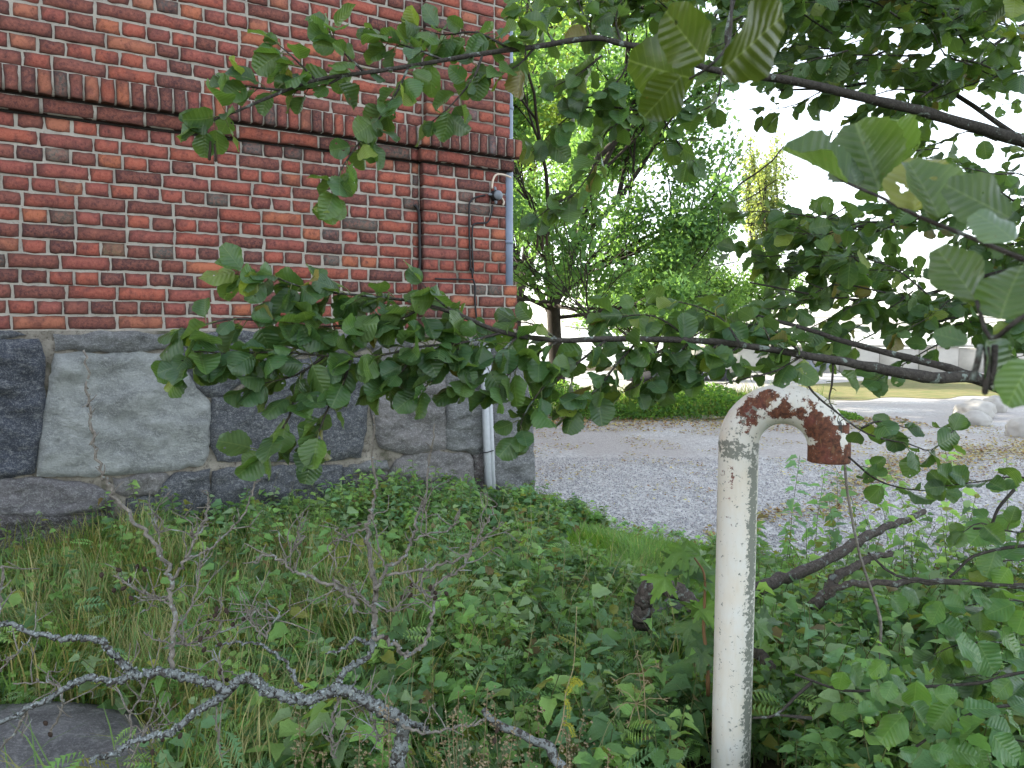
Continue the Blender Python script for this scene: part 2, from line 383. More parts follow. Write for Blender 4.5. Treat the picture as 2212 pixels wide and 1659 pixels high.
for kind, (L, H, nx, ny) in dict(S=(.286, .084, 6, 2), H=(.136, .084, 4, 2), V=(.075, .147, 2, 4), Q=(.086, .084, 2, 2)).items():
    TEMPL[kind] = []
    for k in range(8):
        V, F, E = brick_template(L, H, .075, nx, ny, hash_ := (k*13+len(kind)+ord(kind)))
        me = np_mesh('brick_'+kind.lower(), V, F, smooth=False, extra=dict(edge=E)); me.materials.append(M['brick']); TEMPL[kind].append((V, F, me, L, H, E))
RED = [(.31, .084, .060), (.27, .076, .057), (.34, .096, .064), (.245, .074, .062), (.215, .070, .060)]
DRK = [(.13, .053, .046), (.16, .060, .049), (.105, .049, .046), (.18, .068, .056)]
ORA = [(.37, .125, .068), (.34, .13, .08)]
GRY = [(.095, .098, .088), (.08, .078, .075)]
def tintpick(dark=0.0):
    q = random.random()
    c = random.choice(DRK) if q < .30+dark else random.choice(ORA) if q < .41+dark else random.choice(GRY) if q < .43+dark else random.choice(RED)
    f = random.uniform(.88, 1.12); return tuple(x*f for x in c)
bricks = []   # (kind, s centre, z centre, off, scale_len, tint, name)
def course(s0, s1, z, off, kind, phase, dark=0.0, h=1.0, name='brick', fit=False):
    W = s1-s0; pcs = [phase] if phase > .05 else []
    while sum(pcs) < W-.02:
        k = kind
        if kind == 'S' and not fit and random.random() < .12: k = 'H'
        pcs.append((.30 if k == 'S' else .15)*random.uniform(.97, 1.03))
    if fit:
        if sum(pcs)-W > pcs[-1]*.5 and len(pcs) > 1: pcs.pop()
        f = W/sum(pcs); pcs = [x*f for x in pcs]
    s = s1
    for L in pcs:
        a = max(s-L, s0); ln = s-a-.013
        if ln > .03:
            kk = 'S' if ln > .2 else 'H' if ln > .1 else 'Q'
            bricks.append([kk, (s+a)/2, z+CH/2+random.uniform(-.004, .004), off+random.uniform(-.004, .004), ln/{'S': .286, 'H': .136, 'Q': .086}[kk], tintpick(dark), name, h])
        s = a
for i in range(14):
    k = 'S' if i % 2 == 0 else 'H'; z = Z0+i*CH; base = i < 4
    course(S_L, s_pil, z, 0, k, random.choice([.07, .15]) if k == 'S' else random.choice([0, .075]), .16 if i in (3, 1) else 0)
    off = PIL+(.045 if base else 0)
    course(s_pil-(.045 if base else 0), s_cor+(.09 if base else 0), z, off, k, .15 if k == 'S' else (.075 if i % 4 == 1 else 0), fit=True)
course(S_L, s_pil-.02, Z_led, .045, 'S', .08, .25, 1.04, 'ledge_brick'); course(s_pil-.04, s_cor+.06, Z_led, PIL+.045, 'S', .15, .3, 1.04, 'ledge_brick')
def soldiers(s0, s1, off):
    s = s1
    while s > s0+.03:
        L = .087*random.uniform(.96, 1.04)
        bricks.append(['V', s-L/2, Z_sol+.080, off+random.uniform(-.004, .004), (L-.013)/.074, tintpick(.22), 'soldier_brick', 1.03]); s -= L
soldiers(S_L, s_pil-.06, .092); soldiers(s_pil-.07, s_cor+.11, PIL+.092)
nup = int((TOP-Z_up)/CH)
for i in range(nup):
    k = 'S' if i % 2 == 0 else 'H'; z = Z_up+i*CH
    course(S_L, s_pil, z, .075, k, random.choice([.07, .15]) if k == 'S' else random.choice([0, .075]))
    course(s_pil, s_cor, z, PIL+.07, k, .15 if k == 'S' else 0, fit=True)
# colours read off the photograph for the odd bricks
SPOT = [(344, 554, GRY[0]), (452, 440, GRY[0]), (432, 676, (.12, .11, .10)), (60, 490, ORA[0]), (160, 478, (.11, .085, .07)), (252, 519, (.20, .14, .09)), (256, 88, (.13, .085, .065)),
        (540, 300, (.10, .10, .10)), (110, 310, (.15, .13, .11)), (765, 495, (.12, .11, .10)), (780, 487, GRY[0]), (300, 88, ORA[1]), (150, 415, ORA[1]), (225, 355, ORA[0]),
        (990, 447, (.12, .10, .09)), (1040, 640, GRY[0]), (30, 75, ORA[1]), (250, 60, ORA[0]), (60, 470, ORA[0]), (900, 395, GRY[1]), (880, 450, GRY[0]), (1070, 300, (.11, .11, .115)), (1000, 258, (.15, .12, .12)), (385, 200, DRK[2])]
for b in bricks: b.append(proj(wall_world(b[1], b[3], b[2])))
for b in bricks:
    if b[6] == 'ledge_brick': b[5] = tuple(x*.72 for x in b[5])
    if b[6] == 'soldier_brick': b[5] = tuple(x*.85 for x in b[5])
for (u, v, c) in SPOT:
    bb = min(bricks, key=lambda b: (b[8][0]-u)**2+(b[8][1]-v)**2 if b[8] else 1e9); bb[5] = c
def inview(b): p = b[8]; return p and -30 < p[0] < 2230 and -25 < p[1] < 1680
cand = [b for b in bricks if b[6] == 'brick' and inview(b)]
def shown(b):   # how large it shows; those under the leaf masses come last
    p = b[8]; a = TEMPL[b[0]][0][3]*b[4]*TEMPL[b[0]][0][4]/p[2]**2
    if (500 < p[0] < 1090 and 580 < p[1] < 720): a *= .35
    if p[1] < 8 or p[0] < 8: a *= .4
    return a
cand.sort(key=lambda b: -shown(b)); keep = set(id(b) for b in cand[:300])
mass = Acc(); massE = []
for b in bricks:
    kind, s, z, off, sc, tint, name, hz, p = b
    V, F, me, L, H, E = random.choice(TEMPL[kind])
    if id(b) in keep or (name != 'brick' and inview(b)):
        o = bpy.data.objects.new(name, me); C.objects.link(o); o.parent = bld
        o.location = (s, -off, z); o.scale = (sc, 1, hz); o.color = (*tint, 1); o.rotation_euler = (0, random.uniform(-.008, .008), 0)
    else:
        mass.add(V*np.array([sc, 1, hz])+np.array([s, -off, z]), F, tint); massE.append(E)
# the short return round the corner
for i in range(14+2+nup):
    z = Z0+i*CH if i < 14 else Z_up+(i-16)*CH
    if 14 <= i < 16: continue
    off = PIL+(.07 if i >= 16 else 0)
    xs_ = s_cor+(.09 if i < 4 else 0); q = -off+(.0 if i % 2 else .075)
    for j in range(10):
        V, F, me, L, H, E = random.choice(TEMPL['S'])
        Vr = np.stack([-V[:, 1], V[:, 0], V[:, 2]], 1)+np.array([xs_, q+.15+j*.3, z+CH/2]); mass.add(Vr, F, tintpick()); massE.append(E)
me = mass.mesh('brickwork'); a = me.attributes.new('edge', 'FLOAT', 'POINT'); a.data.foreach_set('value', np.concatenate(massE).astype(np.float32))
o = link('brickwork', me, bld, M['brickm']); o['kind'] = 'stuff'
def box_vf(x0, x1, y0, y1, z0, z1):
    V = np.array([(x, y, z) for z in (z0, z1) for y in (y0, y1) for x in (x0, x1)], float)
    return V, np.array([(0, 2, 3, 1), (4, 5, 7, 6), (0, 1, 5, 4), (2, 6, 7, 3), (0, 4, 6, 2), (1, 3, 7, 5)])
mo = Acc()
def mortar_sheet(s0, s1, z0, z1, off, st=.04):
    nx, nz = max(2, int((s1-s0)/st)), max(2, int((z1-z0)/st)); V = []
    for j in range(nz+1):
        for i in range(nx+1): V.append((s0+(s1-s0)*i/nx, -off+RS.uniform(-.0035, .0035), z0+(z1-z0)*j/nz))
    I = np.arange((nx+1)*(nz+1)).reshape(nz+1, nx+1)
    mo.add(np.array(V), np.stack([I[:-1, :-1], I[:-1, 1:], I[1:, 1:], I[1:, :-1]], -1).reshape(-1, 4))
REC = .0105
mortar_sheet(S_L, s_pil, Z0-.02, Z_led, -REC); mortar_sheet(S_L, s_pil+.02, Z_up, TOP, .075-REC)
for (a, b, z0, z1, off) in ((s_pil, s_cor, Z0+4*CH, Z_led, PIL-REC), (s_pil-.045, s_cor+.09, Z0-.02, Z0+4*CH, PIL+.045-REC), (S_L, s_pil-.02, Z_led+.006, Z_sol-.011, .045-REC), (s_pil-.04, s_cor+.06, Z_led+.006, Z_sol-.011, PIL+.045-REC), 
                            (S_L, s_pil-.06, Z_sol+.0081, Z_up, .092-REC-.003), (s_pil-.07, s_cor+.11, Z_sol+.0081, Z_up, PIL+.092-REC-.003), (s_pil, s_cor, Z_up, TOP, PIL+.07-REC)):
    mo.add(*box_vf(a+.016, b-.016, -off, .3, z0, z1))
gr = Acc(); zt = Z0+14*CH  # dark strips: black staining, with the shadow under the ledges put into the colour
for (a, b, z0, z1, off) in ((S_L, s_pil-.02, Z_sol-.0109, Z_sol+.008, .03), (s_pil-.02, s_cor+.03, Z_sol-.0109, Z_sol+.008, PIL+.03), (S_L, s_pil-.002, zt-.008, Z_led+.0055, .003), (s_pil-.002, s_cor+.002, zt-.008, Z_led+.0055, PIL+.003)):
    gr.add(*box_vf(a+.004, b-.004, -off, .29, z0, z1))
link('sooty_shade_joint', gr.mesh('sooty_shade_joint'), bld, M['soot_shade'])
mo.add(*box_vf(S_L, s_cor-.01, .06, 3.0, Z0-.03, TOP))
link('mortar', mo.mesh('mortar'), bld, M['mortar'])
# unseen body behind and above, height and depth set to shade the yard
wa = Acc(); wa.add(*box_vf(-14, S_L-.01, 0, 13, -.2, 8.6), (.3, .08, .05)); wa.add(*box_vf(S_L-.02, s_cor-.02, .12, 13, TOP+.001, 8.6), (.3, .08, .05))
wa.add(*box_vf(S_L-.02, s_cor-.015, 3.01, 13, -.2, TOP), (.3, .08, .05))
link('wall', wa.mesh('wall'), bld, M['brickm'])
V, F = box_vf(-14.4, s_cor+.4, -.4, 13.4, 8.6, 8.9); link('unseen_roof', np_mesh('unseen_roof', V, F), bld, M['unseen_roof'])
# granite plinth: stones traced as outlines on the plinth face
POFF = .07
def Z4(x, y): return (.35*x, 525.4+.35*y)
def Z5(x, y): return (719+.35*x, 525.4+.35*y)
G_D = (.095, .103, .118); G_L = (.39, .41, .40); G_B = (.06, .07, .095); G_P = (.235, .22, .215); G_M = (.20, .205, .205); G_R = (.12, .10, .095)
STONES = [
 (G_B, [Z4(-260, 605), Z4(225, 605), Z4(258, 680), Z4(268, 1000), Z4(235, 1250), Z4(215, 1400), Z4(0, 1450), Z4(-260, 1460)]),
 (G_D, [Z4(-260, 545), Z4(60, 548), Z4(150, 565), Z4(60, 592), Z4(-260, 597)]),
 (G_M, [Z4(360, 560), Z4(700, 556), Z4(1040, 556), Z4(1040, 640), Z4(900, 655), Z4(480, 662), Z4(360, 668)]),
 (G_L, [Z4(345, 690), Z4(700, 686), Z4(1000, 690), Z4(1070, 700), Z4(1170, 850), Z4(1285, 990), Z4(1280, 1270), Z4(1240, 1360), Z4(1060, 1390), Z4(700, 1425), Z4(240, 1425), Z4(255, 1150), Z4(310, 900)]),
 (G_D, [Z4(1070, 565), Z4(1400, 560), Z4(1760, 560), Z4(1720, 720), Z4(1500, 850), Z4(1400, 925), Z4(1280, 930), Z4(1210, 885), Z4(1170, 790), Z4(1100, 680)]),
 (G_M, [Z4(1780, 562), Z4(2200, 562), Z4(2540, 565), Z4(2530, 640), Z4(2200, 660), Z4(1800, 700)]),
 (G_D, [Z4(1310, 960), Z4(1420, 940), Z4(1520, 880), Z4(1760, 735), Z4(2100, 690), Z4(2265, 720), Z4(2255, 1000), Z4(2220, 1315), Z4(2050, 1335), Z4(1700, 1338), Z4(1350, 1340), Z4(1305, 1250)]),
 (G_P, [Z5(260, 640), Z5(680, 640), Z5(690, 950), Z5(688, 1262), Z5(520, 1285), Z5(400, 1290), Z5(300, 1258), Z5(262, 1150), Z5(235, 900)]),
 (G_M, [Z5(700, 600), Z5(935, 600), Z5(945, 950), Z5(950, 1285), Z5(880, 1290), Z5(820, 1275), Z5(702, 1262), Z5(700, 950)]),
 (G_M, [Z5(960, 580), Z5(1150, 575), Z5(1200, 800), Z5(1222, 1100), Z5(1238, 1400), Z5(1243, 1640), Z5(1000, 1650), Z5(960, 1300)]),
 (G_P, [Z5(362, 1420), Z5(400, 1340), Z5(480, 1300), Z5(840, 1300), Z5(858, 1345), Z5(850, 1500), Z5(835, 1680), Z5(360, 1690), Z5(345, 1520)]),
 (G_R, [Z5(868, 1302), Z5(950, 1302), Z5(985, 1680), Z5(850, 1685)]),
 (G_D, [Z5(990, 1665), Z5(1245, 1660), Z5(1252, 2000), Z5(990, 2000)]),
 (G_R, [Z5(100, 1450), Z5(330, 1420), Z5(335, 1690), Z5(80, 1690)]),
 ((.19, .18, .19), [Z4(-260, 1470), Z4(180, 1462), Z4(480, 1480), Z4(670, 1530), Z4(690, 1640), Z4(400, 1670), Z4(180, 1680), Z4(-260, 1660)]),
 ((.085, .072, .07), [Z4(-260, 1672), Z4(200, 1690), Z4(600, 1668), Z4(720, 1700), Z4(640, 1950), Z4(300, 2080), Z4(-260, 2150)]),
 (G_D, [Z4(800, 1585), Z4(950, 1575), Z4(955, 1700), Z4(780, 1720)]),
 (G_D, [Z4(1000, 1500), Z4(1080, 1435), Z4(1285, 1410), Z4(1290, 1700), Z4(980, 1740), Z4(975, 1600)]),
 (G_D, [Z4(1305, 1405), Z4(1600, 1390), Z4(2095, 1375), Z4(2100, 1560), Z4(2090, 1700), Z4(1310, 1720)]),
 (G_R, [Z4(470, 1545), Z4(640, 1535), Z4(700, 1560), Z4(690, 1640), Z4(560, 1650)]),
 (G_P, [Z4(715, 1450), Z4(1010, 1425), Z4(1030, 1445), Z4(960, 1540), Z4(800, 1555), Z4(720, 1540)]),
 (G_M, [Z5(110, 1370), Z5(330, 1345), Z5(340, 1400), Z5(120, 1420)]),
 (G_D, [Z4(2110, 1400), Z4(2200, 1390), Z4(2205, 1700), Z4(2115, 1700)]),
 (G_R, [Z4(740, 1760), Z4(1290, 1760), Z4(1300, 2080), Z4(700, 2100)]), (G_D, [Z4(1310, 1750), Z4(2200, 1730), Z4(2200, 2050), Z4(1320, 2060)]),
 (G_M, [Z5(160, 1710), Z5(830, 1710), Z5(840, 1990), Z5(150, 2000)]),
]
def stone_mesh(poly, seed, off, bulge):
    pts = [Vector(on_wall(u, v, off)) for (u, v) in poly]
    # resample outline
    segs = []; n = len(pts)
    for i in range(n):
        a, b = pts[i], pts[(i+1) % n]; k = max(2, int((b-a).length/.028))
        for j in range(k): segs.append(a.lerp(b, j/k))
    N = len(segs); c = sum(segs, Vector((0, 0)))/N
    jit = lambda p, k: Vector((mnoise.noise(Vector((p.x*9, p.y*9, seed))), mnoise.noise(Vector((p.x*9, p.y*9, seed+50)))))*.022*k+Vector((mnoise.noise(Vector((p.x*30, p.y*30, seed))), mnoise.noise(Vector((p.x*30, p.y*30, seed+9)))))*.007*k
    sm = [p+(p-c).normalized()*.016+jit(p, 1) for p in segs]
    def edge_d(q):
        m = 9
        for k in range(N):
            a, b = sm[k], sm[(k+1) % N]; ab = b-a; t = max(0, min(1, (q-a).dot(ab)/max(1e-9, ab.length_squared))); m = min(m, (q-a-ab*t).length)
        return m
    def inside(q):
        k = False; j = N-1
        for i in range(N):
            a, b = sm[i], sm[j]
            if (a.y > q.y) != (b.y > q.y) and q.x < (b.x-a.x)*(q.y-a.y)/(b.y-a.y)+a.x: k = not k
            j = i
        return k
    x0, x1 = min(p.x for p in sm), max(p.x for p in sm); y0, y1 = min(p.y for p in sm), max(p.y for p in sm)
    st = max(.022, ((x1-x0)*(y1-y0)/900)**.5); inner = []; dist = []
    yy = y0
    while yy < y1:
        xx = x0+random.uniform(0, st)
        while xx < x1:
            q = Vector((xx+random.uniform(-.3, .3)*st, yy+random.uniform(-.3, .3)*st)); xx += st
            if inside(q):
                d = edge_d(q)
                if d > .008: inner.append(q); dist.append(d)
        yy += st
    co, _, fc, *_r = delaunay_2d_cdt(sm+inner, [(k, (k+1) % N) for k in range(N)], [], 1, 1e-5)
    V = []; nb = N
    for k, q in enumerate(co):
        d = edge_d(q)
        f_ = min(1, d/.05); h = -(.006+bulge*min(1, d/.022)**.6)
        h -= f_*(.05*mnoise.fractal(Vector((q.x*4+seed*3, q.y*7, seed*1.7)), .8, 2.1, 6)+.03*abs(mnoise.noise(Vector((q.x*8, q.y*13, seed))))+.006*mnoise.noise(Vector((q.x*30, q.y*44, seed))))
        V.append((q.x, -off+(min(h, -.02) if d > .012 else h), q.y))
    F = [tuple(f) for f in fc]; b = len(V)
    for p in sm: V.append((p.x, -off-.004, p.y))
    b2 = len(V)
    for p in sm: V.append((p.x, -off+.08, p.y))
    for k in range(N):
        k2 = (k+1) % N; F += [(b+k, b2+k, b2+k2), (b+k, b2+k2, b+k2)]
    return np_mesh('stone', np.array(V), np.array(F), smooth=False)
for i, (col, poly) in enumerate(STONES):
    o = link('stone', stone_mesh(poly, i*2.3+1, POFF, .03), bld, M['stone']); o.color = (*[x*1.25 for x in col], 1)
pm = Acc(); mo = pm
s_st = on_wall(1152, 1000, POFF)[0]
def psheet(s0, s1, z0, z1, off):
    nx, nz = int((s1-s0)/.05), int((z1-z0)/.05); V = []
    for j in range(nz+1):
        for i in range(nx+1):
            s = s0+(s1-s0)*i/nx; z = z0+(z1-z0)*j/nz
            V.append((s, -off+.02*mnoise.noise(Vector((s*7, z*7, 3)))+.006*mnoise.noise(Vector((s*40, z*40, 1))), z))
    I = np.arange((nx+1)*(nz+1)).reshape(nz+1, nx+1)
    pm.add(np.array(V), np.stack([I[:-1, :-1], I[:-1, 1:], I[1:, 1:], I[1:, :-1]], -1).reshape(-1, 4))
psheet(S_L, s_st-.06, -.15, Z0-.005, POFF-.012)
pm.add(*box_vf(S_L, s_st-.07, -POFF+.03, 3, -.2, Z0-.028))
link('plinth_mortar', pm.mesh('plinth_mortar'), bld, M['pointing'])
# downpipe at the corner
def tube_obj(name, P, r0, r1, mat, parent=None, sides=8, rough=0, sub=4, **k):
    V, F = tube(catmull(P, sub) if sub else [Vector(p) for p in P], r0, r1, sides, rough, **k)
    return link(name, np_mesh(name, V, F, smooth=True), parent, mat)
dp = empty('downpipe', wall_world(s_cor+.035, PIL-.06, 0)); tag(dp, 'blue-grey zinc downpipe running up the corner of the brick building', 'drainpipe')
V, F = tube([Vector((0, 0, z)) for z in np.linspace(Z0+.36, 8.5, 20)], .055, .055, 14); link('pipe', np_mesh('pipe', V, F, smooth=True), dp, M['zinc'])
for z in (2.35, 3.5, 4.6):
    V, F = tube([Vector((0, 0, z)), Vector((0, 0, z+.03))], .06, .06, 14); link('bracket', np_mesh('bracket', V, F, smooth=True), dp, M['zinc'])
# cables, junction box, trunking
ZC = lambda x, y: ((1500+x/3.687)/1.808, (600+y/3.687)/1.808)
def wpath(L, off): return [wall_world(*(lambda q: (q[0], off, q[1]))(on_wall(u, v, off))) for (u, v) in L]
co = PIL+.014
c1 = empty('power_cable', wall_world(s_pil+.3, PIL, 1.6)); c1loc = c1.location.copy()
def cable(name, L, off, r, mat, label, cat='cable', group=None):
    P = wpath(L, off); o = tube_obj(name, P, r, r, mat, None, 6, 0, 4); return tag(o, label, cat, group)
bpy.data.objects.remove(c1)
cable('power_cable', [ZC(1455, 600), ZC(1330, 625), ZC(1250, 680), ZC(1226, 760), ZC(1226, 1000), ZC(1232, 1300), ZC(1246, 1659), (1019, 580), (1021, 600)], co, .008, M['black'], 'black cable looping left from the grey junction box and down the brick pilaster')
cable('power_cable', [(1021.5, 602), (1026, 618), (1026, 650), (1030, 690), (1037, 722)], PIL+.06, .008, M['black'], 'short black cable crossing the stepped bricks just above the grey trunking')
cable('power_cable', [ZC(1560, 740), ZC(1545, 850), ZC(1500, 980), ZC(1400, 1000), ZC(1310, 1010), ZC(1272, 1080), ZC(1270, 1400), ZC(1285, 1659), (1022, 590)], co-.002, .0075, M['black'], 'thin black cable hanging from the underside of the grey junction box')
cable('power_cable', [ZC(440, 740), ZC(485, 800), ZC(508, 900), ZC(512, 1200), ZC(518, 1520), (906, 600), (907, 700)], .022, .012, M['black'], 'thick black cable in the inner corner beside the brick pilaster')
cable('power_cable', [(1020, 604), (1008, 604), (985, 603), (962, 603), (940, 602)], PIL+.016, .007, M['black'], 'short black cable running level to the left across the brick pilaster')
cable('pale_cable', [ZC(1555, 500), ZC(1560, 420), ZC(1590, 330), ZC(1640, 296), ZC(1740, 310), ZC(1830, 345)], PIL+.055, .009, M['cream'], 'cream cable arching from the top of the junction box to the corner')
cable('pale_cable', [ZC(1655, 620), ZC(1700, 650), ZC(1722, 700), ZC(1712, 742)], PIL+.02, .009, M['cream'], 'short pinkish cable stub on the right of the junction box')
jb = empty('junction_box', wpath([ZC(1590, 610)], PIL+.01)[0], WROT); tag(jb, 'round grey junction box on the bricks under the ledge near the corner', 'junction box')
V, F = tube([Vector((0, .0, 0)), Vector((0, -.03, 0)), Vector((0, -.05, 0))], .046, .043, 14); link('body', np_mesh('body', V, F, smooth=False), jb, M['black'])
V, F = tube([Vector((.004, -.05, 0)), Vector((.004, -.068, 0))], .042, .038, 16); link('lid', np_mesh('lid', V, F, smooth=False), jb, M['box'])
for (dx, dz) in ((-.06, .005), (-.008, .062), (.05, -.012), (.0, -.06)):
    V, F = tube([Vector((dx*.6, -.025, dz*.6)), Vector((dx*1.15, -.022, dz*1.15))], .013, .011, 8); link('cable_gland', np_mesh('cable_gland', V, F), jb, M['box'])
tr = empty('cable_trunking', wpath([(1062, 1170)], POFF+.06)[0]); tag(tr, 'pale grey metal cable trunking of two bars strapped to the granite plinth', 'cable trunking')
def bar(L, off, wd, dp_, name):
    a, b = wpath(L, off); V = []
    ex = Vector((e2.x, e2.y, 0)); nn = Vector((n2.x, n2.y, 0)); rt = tr.location
    for p in (a, b):
        for (i, j) in ((-1, -1), (1, -1), (1, 1), (-1, 1)): V.append(p-rt+ex*(i*wd/2)+nn*(j*dp_/2))
    F = [(0, 1, 2, 3), (7, 6, 5, 4)]+[(i, 4+i, 4+(i+1) % 4, (i+1) % 4) for i in range(4)]
    link(name, np_mesh(name, np.array([tuple(v) for v in V]), F), tr, M['steel'])
bar([(1044, 745), (1061, 1190)], POFF+.085, .052, .05, 'bar'); bar([(1053.5, 745), (1070, 1190)], POFF+.09, .03, .045, 'bar')
P = wpath([(1037, 979), (1053, 977), (1066, 973)], POFF+.118); V, F = tube([p-tr.location for p in P], .005, .005, 6); link('tie', np_mesh('tie', V, F), tr, M['black'])
# ---------------------------------------------------------------- vent pipe
PD = 2.5; pr = .0627
p0 = at(1587, 1200, PD); q1 = at(1787, 985, 2.38)
av = Vector((q1.x-p0.x, q1.y-p0.y, 0)); RB = av.length/2; av.normalize(); mv = Vector((av.y, -av.x, 0))
if mv.y > 0: mv = -mv
zc = at(1590, 958, PD).z
vp = empty('vent_pipe', (p0.x, p0.y, 0)); tag(vp, 'white steel vent pipe with a rusty swan-neck bend, standing in the weeds', 'vent pipe')
def pipe_part(name, path, outs, ts, thick=1.0, endrim=False, SID=28):
    V = []; rust = []; fl = []; sc = []
    for P, O, t in zip(path, outs, ts):
        for k in range(SID):
            ph = 2*math.pi*k/SID; V.append(P+(O*math.cos(ph)+mv*math.sin(ph))*pr*thick)
            deg = math.degrees(ph); dg = deg if deg <= 180 else 360-deg; front = deg <= 180
            g = lambda c, w: math.exp(-((dg-c)/w)**2)
            r = 0.0
            if t <= 0 and -.5 < t < -.06: r = .42*math.exp((t+.06)/.16)*g(75, 45)
            if t > 0:
                r = max(g(62, 30)*math.exp(-((t-.33)/.2)**2)*.68, g(98, 24)*math.exp(-((t-.22)/.12)**2)*.52, g(105, 30)*math.exp(-((t-.47)/.2)**2)*.55,
                        g(100, 48)*max(0, min(1, (t-.55)/.14))*.72, max(0, min(1, (t-.84)/.08))*.9)
                if t > .86 and 22 < dg < 52: r -= .5*(.5+.5*math.sin(dg*.9))
                if not front: r *= .8
            rust.append(r)
            f = g(148, 26)*.95 if t <= 0 else g(140, 25)*.7*max(0, 1-t*3)
            if -.06 < t < .035: f = max(f, .75)
            f = max(f, .2+.12*math.sin(k*1.9)); 
            if .02 < t < .3: f = max(f, g(80, 30)*.55)
            fl.append(f); sc.append((g(35, 18)*math.exp(-((t-.78)/.12)**2)*1.0) if t > 0 else 0)
    n = len(path); F = [(i*SID+k, i*SID+(k+1) % SID, (i+1)*SID+(k+1) % SID, (i+1)*SID+k) for i in range(n-1) for k in range(SID)]
    if endrim:   # inner wall of the open mouth
        P, O = path[-1], outs[-1]; b = len(V)
        for (dz, rr) in ((0, .9), (.12, .9)):
            for k in range(SID):
                ph = 2*math.pi*k/SID; V.append(P+Vector((0, 0, dz))+(O*math.cos(ph)+mv*math.sin(ph))*pr*rr); rust.append(1); fl.append(0); sc.append(.5)
        o = (n-1)*SID
        for (x, y) in ((o, b), (b, b+SID)):
            F += [(x+k, x+(k+1) % SID, y+(k+1) % SID, y+k) for k in range(SID)]
    V = np.array([tuple(v-vp.location) for v in V])
    me = np_mesh(name, V, F, smooth=True, extra=dict(rust=rust, fleck=fl, scratch=sc)); return link(name, me, vp, M['pipe'])
base = Vector((p0.x, p0.y, 0)); lean = Vector((.004, 0, 0))
zs = np.linspace(-.15, zc, 50)
pipe_part('standpipe', [base+lean*z+Vector((0, 0, z)) for z in zs], [-av]*50, [min(0, (z-zc)/.5) for z in zs])
cen = base+lean*zc+av*RB+Vector((0, 0, zc+.002)); path = []; outs = []; ts = []
for i in range(49):
    a = math.pi*i/48; O = -av*math.cos(a)+Vector((0, 0, 1))*math.sin(a); path.append(cen+O*RB); outs.append(O); ts.append(.001+i/48*.92)
for k in range(1, 6): path.append(path[48]-Vector((0, 0, .008*k))); outs.append(av); ts.append(.921+.015*k)
pipe_part('bend', path, outs, ts, 1.0, True)
pipe_part('weld_seam', [base+lean*zc+Vector((0, 0, zc+dz)) for dz in (-.009, -.004, .003, .008)], [-av]*4, [0, 0, 0, 0], 1.018)
# ---------------------------------------------------------------- leaves
def leaf_shape(nL, nW, shape='alder', seed=0, curl=.0, fold=.25, corr=.012, droop=.2, teeth=.03):
    r = random.Random(seed); V = []; UV = []; F = []
    for i in range(nL+1):
        t = i/nL
        if shape == 'alder': wd = .455*math.sin(math.pi*min(1, .035+t*.945)**1.06)**.55
        else: wd = .27*math.sin(math.pi*min(1, .02+t*.98)**.75)**.85
        if 0 < i < nL: wd *= 1+teeth*(1 if i % 2 else -1)+r.uniform(-.03, .03)
        if i == nL: wd = .15 if shape == 'alder' else .01
        if i == 0: wd = .04
        for j in range(-nW, nW+1):
            f = j/nW; x = wd*f
            y = t-.06*abs(f)*(t > .9)*0
            z = fold*abs(x)*(.6)+corr*math.cos(2*math.pi*7.5*(t-.55*abs(x)))*(abs(f) > .1)-droop*t*t*.6+curl*(x*x)*2+r.uniform(-.006, .006)+.035*math.sin(t*5+seed)*f+.05*math.sin(t*11+seed*2)*f*abs(f)
            V.append((x, y, z)); UV.append((.5+x, t))
    w_ = 2*nW+1
    for i in range(nL):
        for j in range(2*nW): F.append((i*w_+j, i*w_+j+1, (i+1)*w_+j+1, (i+1)*w_+j))
    return np.array(V), np.array(F), np.array(UV)
ALD = []
PARM = [(.0, .2, .25), (.4, .4, .12), (-.4, .1, .4), (.2, .9, .1), (.0, .15, .05), (-.6, -.15, .3), (.1, .4, .5), (.6, .2, .2)]
for k, (cu, fo, dr) in enumerate(PARM):
    V, F, UV = leaf_shape(16, 4, 'alder', k, cu, fo, .003, dr)
    me = np_mesh('leaf', V, F, uv=UV, smooth=True); me.materials.append(M['leaf'])
    ALD.append((me,)+leaf_shape(9, 2, 'alder', k, cu, fo, .0, dr))
GREENS = [(.030, .080, .028), (.036, .096, .030), (.023, .062, .026), (.047, .110, .033), (.033, .086, .041), (.062, .124, .034)]
def leaf_tint(yel=.04):
    q = random.random()
    if q < yel*.35: return (.16, .12, .04)
    if q < yel: return (.15, .20, .035)
    g = random.choice(GREENS); f = random.uniform(.8, 1.2); return tuple(x*f for x in g)
def orient(base, d, nrm, size, roll=0.0):
    y = Vector(d).normalized(); z = Vector(nrm); z = (z-y*z.dot(y))
    if z.length < 1e-4: z = Vector((0, 0, 1)).cross(y)
    z.normalize(); x = y.cross(z)
    return Matrix(((x.x*size, y.x*size, z.x*size, base.x), (x.y*size, y.y*size, z.y*size, base.y), (x.z*size, y.z*size, z.z*size, base.z), (0, 0, 0, 1)))
def rnd(k=1.0): return Vector((random.gauss(0, k), random.gauss(0, k), random.gauss(0, k)))
